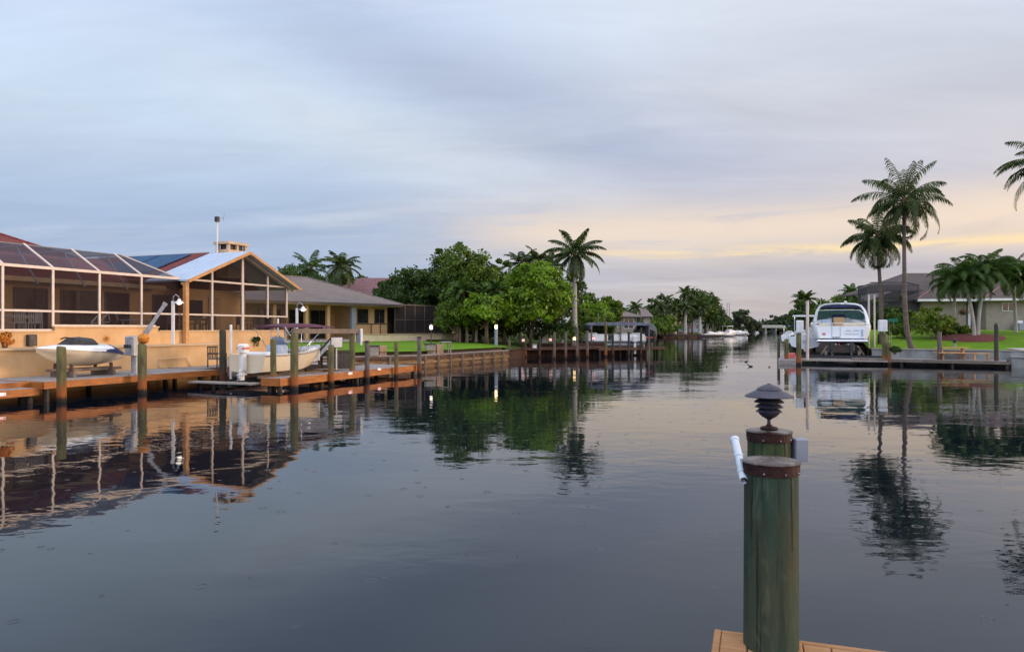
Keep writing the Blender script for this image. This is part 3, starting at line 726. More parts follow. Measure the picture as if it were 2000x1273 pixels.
# main hip roof
def roofpoly(parent, polys, m, th=0.12, name='roof'):
    mb = MB()
    for p in polys: mb.slab(p, th)
    return mb.build(name, m, parent, uvs=True)
zr = 7.81; A0 = L(-8,30.6,zs); A1 = L(27.9,30.6,zs); B0 = L(-8,37.5,zr); B1 = L(21,37.5,zr); A2 = L(27.9,44.4,zs); B2 = L(-8,44.4,zs)
mr = roofpoly(h1, [(A0,A1,B1,B0), (A1,A2,B1), (B0,B1,A2,B2)], M['redshingle'])
mb = MB(); mb.path([A1, B1], 0.07, 6); mb.path([B1, B0], 0.07, 6); mb.build('ridge_cap', M['redshingle'], mr, uvs=True)
# wing ridge at s=30.2 running back from the canal; front 2.4 m pale metal
S0, SR, S1 = 26.0, 30.15, 34.3; ze, zp = 4.75, 6.5
def wing(t0, t1, dz, m, th, name):
    mb = MB()
    mb.slab([L(S0,t0,ze+dz), L(SR,t0,zp+dz), L(SR,t1,zp+dz), L(S0,t1,ze+dz)][::-1], th)
    mb.slab([L(SR,t0,zp+dz), L(S1,t0,ze+dz), L(S1,t1,ze+dz), L(SR,t1,zp+dz)][::-1], th)
    return mb.build(name, m, h1, uvs=True)
pr = wing(27.05, 29.85, 0, M['metalroof'], 0.07, 'porch_roof')
wing(29.86, 42, 0.06, M['redshingle'], 0.12, 'wing_roof')
# standing ribs of the metal roof
mb = MB()
for i in range(8):
    t = 27.2+i*0.37
    mb.bar(L(S0,t,ze+0.005), L(SR,t,zp+0.005), 0.03, 0.03); mb.bar(L(SR,t,zp+0.005), L(S1,t,ze+0.005), 0.03, 0.03)
mb.build('rib', M['metalroof'], pr)
# gable barge boards
for (sa, za, sb, zb_) in ((S0, ze, SR, zp), (S1, ze, SR, zp)):
    mb = MB(); mb.bar(L(sa,27.0,za-0.08), L(sb,27.0,zb_-0.08), 0.06, 0.14, up=(0,0,1)); mb.build('barge_board', M['cedar'], h1)
    mb = MB(); mb.bar(L(sa,27.45,za-0.20), L(sb,27.45,zb_-0.20), 0.08, 0.10, up=(0,0,1)); mb.build('rafter', M['coping'], h1)
mb = MB(); mb.box((-8,30.5,4.42), (27.9,30.6,4.62), L); mb.build('eave_board', M['coping'], h1)
# solar collectors on the wing's canal-left slope
k = (zp-ze)/(SR-S0); zz = lambda s: ze+0.06+k*(s-S0)+0.05
for t0 in (30.7, 33.0):
    mb = MB(); s0, s1 = 27.0, 29.75; mb.slab([L(s0,t0,zz(s0)+0.05), L(s1,t0,zz(s1)+0.05), L(s1,t0+2.15,zz(s1)+0.05), L(s0,t0+2.15,zz(s0)+0.05)][::-1], 0.05)
    mb.build('solar_panel', M['solar'], h1)
# doors and windows
def opening(parent, F, s0, s1, t, z0, z1, name='sliding_door', n=2, fm='bronze', gm='glassdark', fw=0.05):
    fr_ = MB()
    fr_.box((s0-fw,t-0.05,z0), (s0,t+0.02,z1), F); fr_.box((s1,t-0.05,z0), (s1+fw,t+0.02,z1), F); fr_.box((s0-fw,t-0.05,z1), (s1+fw,t+0.02,z1+fw), F); fr_.box((s0,t-0.045,z0), (s1,t+0.02,z0+fw), F)
    for i in range(1, n): x = s0+(s1-s0)*i/n; fr_.box((x-fw/2,t-0.04,z0+fw), (x+fw/2,t+0.02,z1), F)
    o = fr_.build(name, M[fm], parent); g = MB(); g.box((s0,t-0.02,z0+fw), (s1,t-0.012,z1), F); g.build('pane', M[gm], o); return o
for s0, s1 in ((12.2,15.0), (16.2,19.3), (20.6,22.0), (22.7,24.66), (24.95,26.2), (27.7,28.75)): opening(h1, L, s0, s1, 31.19, 2.22, 4.15, n=2 if s1-s0 > 1.5 else 1)
opening(h1, L, 29.1, 30.1, 30.29, 2.95, 3.95, 'window', 1, 'coping', 'glassdark')
opening(h1, L, 30.6, 31.4, 30.29, 2.25, 4.1, 'door', 1, 'coping', 'stucco_door' if False else 'bronze')
mb = MB(); mb.box((30.62,30.22,2.26),(31.38,30.262,4.08), L); mb.build('door_leaf', M['stucco2'], h1)
ch = MB(); ch.box((31.1,29.4,5.3), (32.55,30.3,6.82), L); ch.box((31.0,29.3,7.12), (32.65,30.4,7.26), L)
for a, b in ((31.1,29.4),(32.4,29.4),(31.75,29.4),(31.1,30.15),(32.4,30.15)): ch.box((a,b,6.82), (a+0.15,b+0.15,7.12), L)
cho = ch.build('chimney', M['coping'], h1); mb = MB(); mb.box((31.27,29.57,6.82), (32.38,30.13,7.12), L); mb.build('flue', M['darkmetal'], cho)
mb = MB(); mb.box((26.05,27.22,1.70), (26.24,27.42,4.66), L); mb.build('porch_post', M['cedar'], h1)
wv = thing('weather_station', 'white pole with dark anemometer box and vane beside the rooftop vent', 'weather station', L(30.85, 29.95, 6.3))
mb = MB(); mb.path([L(30.85,29.95,6.2), L(30.85,29.95,8.35)], 0.05, 8); mb.build('pole', M['white'], wv)
mb = MB(); mb.bbox((30.72,29.84,8.33), (30.96,30.06,8.62), L, 0.04); mb.build('sensor_box', M['darkmetal'], wv)
mb = MB(); mb.bar(L(30.9,29.9,8.5), L(31.3,29.9,8.62), 0.03); mb.bar(L(31.25,29.9,8.45), L(31.32,29.9,8.85), 0.1, 0.02); mb.build('vane', M['greybox'], wv)

# pool cage (front frame at t=27.6)
cg = thing('pool_cage', 'white framed insect screen cage over the orange house terrace', 'screen enclosure', L(26, 27.65, 2.3), R(68.2))
posts = [6, 8, 10, 12, 14, 15.9, 17.8, 19.75, 21.8, 23.9]; zt = 4.75; zm = 5.8; tf = 27.65; tm = 29.35
for s in posts:
    zb_ = 2.51 if 19.7 < s < 24.7 else 2.33
    mb = MB(); mb.box((s-0.045,tf-0.05,zb_), (s+0.045,tf+0.05,zt), L); mb.build('post', M['alu'], cg)
for s in (28.1, 30.25, 32.2):
    ztop = ze-0.28+k*(min(s, 2*SR-s)-S0); zb_ = 2.33 if s < 31 else 3.0
    mb = MB(); w = 0.075 if s == 30.25 else 0.055; mb.box((s-w,tf-0.06,zb_), (s+w,tf+0.06,ztop), L); mb.build('post', M['alu'], cg)
mb = MB(); mb.box((33.75,tf-0.05,3.05), (33.87,tf+0.05,4.8), L); mb.build('post', M['alu'], cg)
mb = MB(); mb.box((2,tf-0.06,zt-0.0), (26,tf+0.06,zt+0.11), L); mb.build('top_rail', M['alu'], cg)
mb = MB(); mb.box((26.3,tf-0.045,4.76), (33.9,tf+0.045,4.85), L); mb.build('top_rail', M['alu'], cg)
mb = MB(); mb.box((2,tf-0.035,3.06), (33.87,tf+0.035,3.14), L); mb.build('mid_rail', M['alu'], cg)
mb = MB(); mb.box((2,tf-0.04,2.33), (19.7,tf+0.04,2.39), L); mb.box((19.76,tf-0.04,2.51), (24.68,tf+0.04,2.57), L); mb.build('bottom_rail', M['alu'], cg)
for s in posts+[26]:
    mb = MB(); mb.bar(L(s,tf,zt+0.10), L(s if s < 25 else 24.25,tm,zm+0.06), 0.09, 0.06); mb.build('mansard_rafter', M['alu'], cg)
mb = MB(); mb.bar(L(2,tm,zm+0.02), L(24.3,tm,zm+0.02), 0.06, 0.06)
for s in posts: mb.bar(L(s,tm,zm), L(s,33,zm), 0.05, 0.06)
mb.build('roof_beam', M['greybox'], cg)
mb = MB(); mb.add([L(2,tf,zt+0.09), L(26,tf,zt+0.09), L(24.3,tm,zm+0.05), L(2,tm,zm+0.05)], [(0,1,2,3)]); mb.add([L(26,tf+0.02,zt+0.09), L(26,31,zt+0.09), L(24.3,31,zm+0.05), L(24.3,tm,zm+0.05)], [(0,1,2,3)])
mb.add([L(2,tm,zm+0.055), L(24.3,tm,zm+0.055), L(24.3,33,zm+0.055), L(2,33,zm+0.055)], [(0,1,2,3)]); mb.build('roof_screen', M['screen_roof'], cg)
mb = MB(); mb.add([L(2,tf,2.39), L(26,tf,2.39), L(26,tf,zt), L(2,tf,zt)], [(0,1,2,3)]); mb.build('wall_screen', M['screen_mid'], cg)
mb = MB(); mb.add([L(26.1,tf,2.33), L(33.8,tf,2.33), L(33.8,tf,4.7), L(30.15,tf,6.25), L(26.3,tf,4.7)], [(0,1,2,3,4)])
mb.build('wall_screen', M['screen'], cg)
# knee braces seen through the mesh
for s in (15.9, 17.8, 19.75, 21.8, 23.9): mb = MB(); mb.bar(L(s+0.05,tf+0.9,4.2), L(s+0.05,tf+2.2,5.75), 0.05, 0.05); mb.build('brace', M['greybox'], cg)

# terrace furniture
def patio_chair(label, s, t, rz, col='white', group='white patio chairs on the orange house terrace'):
    c = thing('patio_chair', label, 'chair', L(s, t, 2.2), R(68.2)+rz, group)
    mb = MB(); mb.bbox((-0.24,-0.24,0.42), (0.24,0.24,0.46)); mb.build('seat', M[col], c, local=True)
    for x in (-0.22, 0.22):
        for y in (-0.22, 0.22): mb = MB(); mb.bar((x,y,0), (x,y,0.42), 0.04); mb.build('leg', M[col], c, local=True)
    mb = MB()
    for i in range(6): x = -0.2+i*0.08; mb.box((x-0.02,0.21,0.46), (x+0.02,0.235,0.92))
    mb.box((-0.24,0.2,0.92), (0.24,0.245,0.98)); mb.build('backrest', M[col], c, local=True)
    for x in (-0.26, 0.21): mb = MB(); mb.box((x,-0.22,0.64), (x+0.05,0.22,0.68)); mb.build('armrest', M[col], c, local=True)
    return c
def patio_table(label, s, t, w, d, col, h=0.74):
    c = thing('patio_table', label, 'table', L(s, t, 2.2), R(68.2), None)
    mb = MB(); mb.bbox((-w/2,-d/2,h-0.04), (w/2,d/2,h)); mb.build('tabletop', M[col], c, local=True)
    for x in (-w/2+0.08, w/2-0.08):
        for y in (-d/2+0.08, d/2-0.08): mb = MB(); mb.bar((x,y,0), (x,y,h-0.04), 0.05); mb.build('leg', M[col], c, local=True)
patio_table('white patio table in the far left bay of the pool cage', 19.0, 28.9, 1.2, 0.8, 'white')
for i, (s, t, a, lb) in enumerate(((18.2,28.8,1.57,'white slatted patio chair left of the white table'), (18.75,28.3,3.14,'white slatted patio chair in front of the white table, the left one'), (19.35,28.3,3.0,'white slatted patio chair in front of the white table, the right one'), (19.9,29.0,-1.57,'white slatted patio chair right of the white table'))):
    patio_chair(lb, s, t, a)
patio_table('pale lounge table behind the davit crane on the terrace', 24.4, 28.6, 1.1, 0.6, 'bluecover', 0.62)
patio_table('long dark patio table under the porch gable', 28.0, 29.0, 1.6, 0.9, 'greywood')
for s, t, a, lb in ((26.9,28.9,1.57,'dark patio chair left of the porch table'), (27.6,28.3,3.14,'dark patio chair in front of the porch table, nearer the corner post'), (28.4,28.3,3.14,'dark patio chair in front of the porch table, nearer the gable centre'), (29.3,29.0,-1.57,'dark patio chair right of the porch table'),
                     (31.6,28.9,1.2,'dark patio chair alone in the right bay of the porch'), (32.7,28.9,-1.2,'dark patio chair near the right corner of the porch')):
    patio_chair(lb, s, t, a, 'greywood', 'dark patio chairs under the porch gable')
t = thing('pool_lift', 'pale bent handrail and ladder by the pool behind the third screen bay', 'pool ladder', L(23.0, 28.8, 2.2), R(68.2))
mb = MB()
for y in (-0.25, 0.25): mb.path([(-0.5,y,0), (-0.45,y,0.5), (0.0,y,0.95), (0.35,y,0.9), (0.45,y,0.55)], 0.035, 7)
mb.build('rail', M['white'], t, smooth=True, local=True); mb = MB(); mb.bar((0.0,-0.25,0.5), (0.0,0.25,0.5), 0.05); mb.bar((-0.42,-0.25,0.45), (-0.42,0.25,0.45), 0.05); mb.build('rung', M['white'], t, local=True)
t = thing('ceiling_fan', 'dark ceiling fan under the eave of the orange house', 'fan', L(21.4, 29.9, 4.25), 0)

for c in (t,): 
    mb = MB(); mb.path([(0,0,0.0), (0,0,0.8)], 0.02, 6); mb.lathe([(0.05,-0.1),(0.1,-0.05),(0.1,0.05),(0.03,0.1)], n=10); mb.build('motor', M['darkmetal'], c, local=True)
    for i in range(4): a = i*math.pi/2+0.4; mb = MB(); mb.bar((0.1*math.cos(a),0.1*math.sin(a),0), (0.6*math.cos(a),0.6*math.sin(a),0.02), 0.13, 0.012); mb.build('blade', M['darkmetal'], c, local=True)

# things on the terrace wall
def wall_box(s, z, w, h, m, label, name, cat, t=27.5, d=0.18):
    o = thing(name, label, cat, L(s, t, z), R(68.2)); mb = MB(); mb.bbox((-w/2,-d,0), (w/2,0,h)); mb.build('case', M[m], o, local=True)
    mb = MB(); mb.box((-w/2+0.05,-d-0.012,0.05), (w/2-0.05,-d-0.002,h-0.05)); mb.build('grille', M['darkmetal'], o, local=True); return o
wall_box(18.75, 1.74, 0.34, 0.44, 'black', 'square black speaker box on the orange terrace wall', 'outdoor_speaker', 'speaker')
def buoy(x, y, z, r, label, cat='buoy'):
    t = thing('orange_buoy', label, cat, (x, y, z), 0, 'orange buoys')
    prof = [(r*math.cos(a)*(1+0.05*math.sin(a*9)), r+r*math.sin(a)) for a in np.linspace(-1.5, 1.5, 14)]
    mb = MB(); mb.lathe(prof, n=18); mb.build('float', M['orange'], t, smooth=True, local=True)
    mb = MB(); mb.path([(0,0,2*r-0.02), (0.03,0,2*r+0.05), (0,0.03,2*r+0.1)], 0.015, 5); mb.build('rope', M['greywood'], t, local=True)
    return t
def sunflower_plaque(x, y, z, r, label):
    t = thing('wall_flower', label, 'wall ornament', (x, y, z), R(68.2)); mb = MB()
    for i in range(12): a = i*0.5236; mb.add([(0,-0.03,0), (r*0.5*math.cos(a-.2),-0.05,r*0.5*math.sin(a-.2)), (r*math.cos(a),-0.04,r*math.sin(a)), (r*0.5*math.cos(a+.2),-0.05,r*0.5*math.sin(a+.2))], [(0,1,2,3)])
    mb.build('petals', M['orange'], t, local=True); mb = MB(); mb.lathe([(r*0.3,-0.02),(r*0.32,0.02)], n=10); mb.build('centre', M['bark'], t, local=True)
p_ = L(17.42, 26.9, 1.70); 
t = bush('orange_flowers', 'clump of orange flowers on the ledge at the left edge', 'flowers', p_[0], p_[1], 1.70, 0.52, 0.26, 5, M['orange'], 0.05, 600)
sunflower_plaque(*L(22.0, 27.47, 1.98), 0.17, 'small orange flower ornament on the terrace wall behind the watercraft')
for s, lb in ((31.05, 'round green wall planter left of the bimini pole'), (32.75, 'round green wall planter near the right end of the orange wall')):
    p_ = L(s, 27.35, 1.62); bush('wall_planter', lb, 'planter', p_[0], p_[1], 1.55, 0.42, 0.22, int(s*3), M['leaf_dark'], 0.05, 500, 'green wall planters')

# ================================================================== HOUSE 2 (grey roof) and patio
F2 = Frame(-17.6, 57.0, math.atan2(.766, .642))
h2 = thing('bungalow', 'tan bungalow with a grey brown hip roof and deep shaded porch', 'house', F2(2, 4, 1.5), F2.a)
mb = MB(); mb.box((6.4,0.6,1.5), (10.4,0.85,4.5), F2); mb.box((-8,3.0,1.5), (6.4,3.25,4.5), F2); mb.box((6.4,0.85,1.5), (6.6,3,4.5), F2); mb.box((10.15,0.85,1.5), (10.4,11,4.5), F2)
mb.build('wall', M['stucco2'], h2)
ea, eb, ec, ed = F2(-9,-0.7,4.6), F2(11.2,-0.7,4.6), F2(11.2,12.5,4.6), F2(-9,12.5,4.6); ra, rb_ = F2(-3,6,7.05), F2(5.6,6,7.05)
o = roofpoly(h2, [(ea,eb,rb_,ra), (eb,ec,rb_), (rb_,ec,ed,ra), (ed,ea,ra)], M['greyshingle'], 0.1)
mb = MB(); mb.path([ra, rb_], 0.09, 6); mb.path([rb_, eb], 0.08, 6); mb.build('ridge_cap', M['greyshingle'], o, uvs=True)
mb = MB(); mb.box((-9,-0.72,4.42), (11.2,-0.62,4.60), F2); mb.build('eave_board', M['bronze'], h2)
mb = MB(); mb.box((-9,-0.6,4.36), (11.1,0.58,4.40), F2); mb.build('soffit', M['stucco2'], h2)
for x in (-4.5, -1.6, 1.3, 3.4): mb = MB(); mb.box((x,-0.1,1.5), (x+0.28,0.18,4.36), F2); mb.build('porch_column', M['stucco2'], h2)
mb = MB(); mb.box((5.85,-0.15,1.5), (6.3,0.15,4.36), F2); mb.build('porch_column', M['greybox'], h2)
opening(h2, F2, 7.05, 8.15, 0.59, 2.9, 4.1, 'window', 1, 'bronze'); opening(h2, F2, 8.95, 10.0, 0.59, 2.9, 4.1, 'window', 2, 'bronze')
for a, b in ((-6,-3.2), (-1,0.9), (1.8,3.2), (3.9,5.6)): opening(h2, F2, a, b, 2.99, 1.55, 3.95, 'sliding_door', 2)
mb = MB()
for x in (6.7, 8.5, 9.55): mb.box((x,0.52,1.5), (x+0.05,0.59,2.85), F2)
mb.box((6.4,0.52,2.82), (10.4,0.59,2.88), F2); mb.build('trim', M['bronze'], h2)
pg = thing('pool_cage', 'low dark pool screen enclosure between the bungalow and the trees', 'screen enclosure', F2(14, 2, 1.4), F2.a)
mb = MB(); x0, x1, y0, y1 = 10.6, 17.9, -0.2, 8; mb.add([F2(x0,y0,1.9),F2(x1,y0,1.9),F2(x1,y0,4.55),F2(x0,y0,4.55)], [(0,1,2,3)]); mb.add([F2(x1,y0,1.9),F2(x1,y1,1.9),F2(x1,y1,4.55),F2(x1,y0,4.55)], [(0,1,2,3)]); mb.add([F2(x0,y1,1.9),F2(x1,y1,1.9),F2(x1,y1,4.55),F2(x0,y1,4.55)], [(0,1,2,3)]); mb.add([F2(x0,y0,4.56),F2(x1,y0,4.56),F2(x1,y1,4.56),F2(x0,y1,4.56)], [(0,1,2,3)])
mb.build('screen', M['screen_dark'], pg)
for i in range(7): x = x0+(x1-x0)*i/6; mb = MB(); mb.box((x-0.03,y0-0.04,1.9), (x+0.03,y0+0.02,4.6), F2); mb.build('post', M['bronze'], pg)
mb = MB(); mb.box((x0,y0-0.05,4.55), (x1,y0+0.03,4.63), F2); mb.box((x0,y0-0.045,2.0), (x1,y0+0.02,2.07), F2); mb.box((x0,y0-0.045,3.2), (x1,y0+0.02,3.25), F2); mb.build('rail', M['bronze'], pg)
pw = MB(); pw.box((5.4,-0.75,1.0), (17.95,-0.5,1.90), F2); pw.box((17.7,-0.5,1.0), (17.95,8,1.90), F2)
o = solo(pw, 'patio_wall', M['cream'], 'low cream patio wall behind the lawn lamp', 'garden wall', F2(11, -0.6, 1.0)); 
mb = MB(); mb.box((5.35,-0.8,1.90), (18.0,-0.45,1.96), F2); mb.build('coping', M['coping'], o)
mb = MB(); mb.box((-9,-0.5,1.3), (17.7,14,1.5), F2); struct('patio_floor', mb, M['concrete'])
# red roofed house behind
F3 = Frame(-21.0, 82, R(5))
h3 = thing('red_roof_house', 'house with dusty red hip roof behind the bungalow', 'house', F3(4, 6, 1.6), F3.a)
mb = MB(); mb.box((-2,0,1.6), (12,10,5.0), F3); mb.build('wall', M['stucco2'], h3)
q = [F3(-3,-0.8,5.0), F3(13,-0.8,5.0), F3(13,11,5.0), F3(-3,11,5.0), F3(3,5,8.6), F3(7,5,8.6)]
roofpoly(h3, [(q[0],q[1],q[5],q[4]), (q[1],q[2],q[5]), (q[5],q[2],q[3],q[4]), (q[3],q[0],q[4])], M['redtile'])
mb = MB(); mb.box((1,-0.04,2.6),(2.4,0.0,3.8), F3); mb.build('window', M['glassdark'], h3)

# ================================================================== RIGHT HOUSE
F4 = Frame(38.3, 67.0, R(-4))
h4 = thing('tan_house', 'tan siding house with mauve brown hip roof beyond the right lawn', 'house', F4(6, 4, 2.2), F4.a)
mb = MB(); mb.box((0,0,2.0), (4.0,0.25,4.95), F4); mb.box((3.75,-1.4,2.0), (4.0,0,4.95), F4) if False else None
mb.box((0,0.25,2.0), (0.25,12,4.95), F4); mb.box((5.1,-1.2,2.0), (10.9,-0.95,4.95), F4); mb.box((5.1,-0.95,2.0), (5.3,6,4.95), F4); mb.box((4.0,1.6,2.0), (5.1,1.8,4.95), F4); mb.box((3.8,0.25,2.0),(4.0,1.6,4.95), F4)
mb.box((11.6,0.4,2.0), (22,0.6,4.95), F4); mb.box((10.7,-0.95,2.0),(10.9,0.4,4.95), F4); mb.build('wall', M['tanwall'], h4)
mb = MB(); mb.box((-0.7,-0.75,4.95), (4.6,-0.65,5.15), F4); mb.box((4.6,-1.95,4.95), (22,-1.85,5.15), F4); mb.box((4.6,-1.85,4.95), (4.7,-0.65,5.15), F4); mb.build('gutter', M['white'], h4)
mb = MB(); mb.box((-0.6,-0.64,4.9), (4.6,0.0,4.94), F4); mb.box((4.7,-1.84,4.9), (22,-1.2,4.94), F4); mb.build('soffit', M['stone'], h4)
e = 5.16
q1 = [F4(-0.7,-0.7,e), F4(8,-0.7,e), F4(8,5.3,7.6), F4(5.3,5.3,7.6)]
q2 = [F4(4.6,-1.9,e), F4(24,-1.9,e), F4(24,5.3,7.95), F4(11.8,5.3,7.95)]
roofpoly(h4, [q1, (F4(-0.7,-0.7,e), F4(5.3,5.3,7.6), F4(5.3,12,7.6), F4(-0.7,12,e)), q2, (F4(4.6,-1.9,e), F4(11.8,5.3,7.95), F4(4.6,12,e)), (F4(11.8,5.3,7.95), F4(24,5.3,7.95), F4(24,12,5), F4(4.6,12,5))], M['brownshingle'], 0.14)
rear = [F4(-1.4,3.5,6.2), F4(26,3.5,6.2), F4(26,10,8.35), F4(3.0,10,8.35), F4(-1.4,16,6.2)]
roofpoly(h4, [(rear[0],rear[1],rear[2],rear[3]), (rear[4],rear[0],rear[3])], M['brownshingle'], 0.14, 'upper_roof')
mb = MB(); mb.box((-0.6,4.3,4.9), (22,4.5,6.15), F4); mb.build('upper_wall', M['tanwall'], h4)
mb = MB(); mb.path([F4(-0.7,-0.7,e+0.03), F4(5.3,5.3,7.63)], 0.09, 6); mb.path([F4(4.6,-1.9,e+0.03), F4(11.8,5.3,7.98)], 0.09, 6); mb.build('hip_cap', M['redtile'], h4, uvs=True)
opening(h4, F4, 6.5, 7.5, -1.21, 4.0, 4.75, 'window', 2, 'white'); 
mb = MB(); mb.box((11.05,-0.3,2.0), (11.6,-0.2,4.9), F4); mb.build('door', M['bronze'], h4)
mb = MB(); mb.box((4.15,-0.05,2.1), (4.35,0.05,4.9), F4); mb.build('downpipe', M['white'], h4)
mb = MB()
for i in range(11): z = 2.2+i*0.25; mb.box((0.0,-0.012,z), (4.0,-0.002,z+0.02), F4); mb.box((5.1,-1.212,z), (10.9,-1.202,z+0.02), F4)
mb.build('siding_line', M['stone'], h4)
c4 = thing('pool_cage', 'tall dark screened cage left of the tan house, behind the coconut palms', 'screen enclosure', F4(-3, 0, 2.1), F4.a)
zc_ = 6.5; xa, xb, ya, yb = -4.7, -0.1, 0.4, 2.6
mb = MB(); mb.add([F4(xa,ya,2.1),F4(xb,ya,2.1),F4(xb,ya,zc_),F4(xa,ya,zc_)], [(0,1,2,3)]); mb.add([F4(xa,ya,2.1),F4(xa,yb,2.1),F4(xa,yb,zc_),F4(xa,ya,zc_)], [(0,1,2,3)]); mb.add([F4(xa,yb,2.1),F4(xb,yb,2.1),F4(xb,yb,zc_),F4(xa,yb,zc_)], [(0,1,2,3)])
mb.add([F4(xa,ya,zc_),F4(xb,ya,zc_),F4(xb,yb,6.85),F4(xa+1.2,yb,6.85)], [(0,1,2,3)]); mb.add([F4(xa,ya,zc_),F4(xa+1.2,yb,6.85),F4(xa,yb,zc_)], [(0,1,2)]); mb.build('screen', M['screen_light'], c4)
mb = MB()
for x in (xa, -3.3, -1.7, xb): mb.box((x-0.05,ya-0.06,2.1), (x+0.05,ya+0.04,zc_), F4)
for y in (2.6,): mb.box((xa-0.05,y-0.05,2.1), (xa+0.05,y+0.05,zc_), F4)
for z in (3.2, 5.0, zc_): mb.box((xa,ya-0.07,z), (xb,ya+0.03,z+0.08), F4); mb.box((xa-0.06,ya,z+0.001), (xa+0.03,yb,z+0.081), F4)
mb.bar(F4(xb,ya,zc_+0.05), F4(xb,yb,6.9), 0.1); mb.bar(F4(xa,ya,zc_+0.05), F4(xa+1.2,yb,6.9), 0.1); mb.bar(F4(xa+1.2,yb,6.9), F4(xb,yb,6.9), 0.1)
mb.build('frame', M['bronze'], c4)
ac = thing('air_conditioner', 'dark grey air conditioner unit against the tan house wall', 'air conditioner', F4(8.0, -2.0, 2.3), F4.a)
mb = MB(); mb.bbox((-0.75,-0.4,0), (0.75,0.4,0.62), b=0.04); mb.build('case', M['greybox'], ac, local=True)
mb = MB(); mb.bbox((0.55,0.45,0), (0.78,0.65,1.15), b=0.02); mb.bbox((-0.35,0.45,0.5), (0.1,0.6,0.85), b=0.02); mb.build('switch_box', M['white'], ac, local=True)
ub = thing('utility_box', 'small blue utility box on the tan house wall', 'utility box', F4(2.8, -0.02, 2.9), F4.a)
mb = MB(); mb.bbox((-0.22,-0.2,0), (0.22,0,0.75)); mb.build('case', M['bluebox'], ub, local=True); mb = MB(); mb.box((-0.18,-0.215,0.1),(0.18,-0.202,0.66)); mb.build('lid', M['greybox'], ub, local=True)
# garden path and mulch beds on the right lawn
def ground_z(x, y):
    # height of the right lawn
    dx, dy = x-C0[0], y-C0[1]; c, s_ = math.cos(R(-32.7)), math.sin(R(-32.7))
    ex, ey = c, s_; fx, fy = .331, .944; det = ex*fy-ey*fx; b = (ex*dy-ey*dx)/det
    rows = [(0,0.93),(0.6,1.0),(2.5,1.14),(5,1.4),(8,1.72),(11,2.0),(14,2.2),(18,2.3),(30,2.3),(400,2.2)]
    z = 0.93
    for (d0,z0),(d1,z1) in zip(rows[:-1], rows[1:]):
        if d0 <= b < d1: z = z0+(z1-z0)*(b-d0)/(d1-d0)
    n_ = mnoise.noise(Vector((x,y,0))*0.13)*0.12 if 2 < b < 60 else 0
    return z+n_
def gp(u, v, z=None):
    """point of the right lawn seen at photo pixel (u,v)"""
    lo, hi = 40.0, 90.0
    for _ in range(40):
        D = (lo+hi)/2; p = P(u, v, D)
        if p[2] > ground_z(p[0], p[1]): lo = D
        else: hi = D
    return P(u, v, lo)
def bed(pts, dz, m, name, n=5):
    mb = MB(); m_ = len(pts); c = (sum(p[0] for p in pts)/m_, sum(p[1] for p in pts)/m_)
    vs = []
    for k_ in range(n+1):
        f = k_/n
        for p in pts: x, y = c[0]+(p[0]-c[0])*f, c[1]+(p[1]-c[1])*f; vs.append((x, y, ground_z(x, y)+dz*(1.0-0.9*f**4)+0.004))
    fs = []
    for k_ in range(n):
        for i in range(m_): fs.append((k_*m_+i, (k_+1)*m_+i, (k_+1)*m_+(i+1) % m_, k_*m_+(i+1) % m_))
    mb.add(vs, fs); return struct(name, mb, m, smooth=True)
cx, cy, _ = P(1897, 668, 53.0)
bed([(cx+2.3*math.cos(a)*(1+0.1*math.sin(3*a)), cy+2.2*math.sin(a)) for a in np.linspace(0, 6.28, 25)[:-1]], 0.14, M['mulch'], 'mulch_bed')
cx2, cy2 = FR(11.5, 0.9)[:2]
bed([(cx2+2.2*math.cos(a), cy2+0.9*math.sin(a)) for a in np.linspace(0, 6.28, 25)[:-1]], 0.12, M['mulch'], 'mulch_bed_edge')
mb = MB(); vs = []
pl = [(8.2,1.0), (9.6,2.2), (10.8,4.2), (11.6,6.8), (12.6,9.0), (14.6,10.5), (19,11)]
for i, (x, y) in enumerate(pl):
    a = pl[max(i-1,0)]; b = pl[min(i+1,len(pl)-1)]; dx, dy = b[0]-a[0], b[1]-a[1]; l = math.hypot(dx, dy); nx, ny = -dy/l, dx/l
    for w in (-0.8, 0.0, 0.8): q = FR(x+nx*w, y+ny*w); vs.append((q[0], q[1], ground_z(q[0], q[1])+0.05))
mb.add(vs, [(i*3+j, i*3+j+1, i*3+j+4, i*3+j+3) for i in range(len(pl)-1) for j in range(2)]); struct('garden_path', mb, M['concrete'], smooth=True)

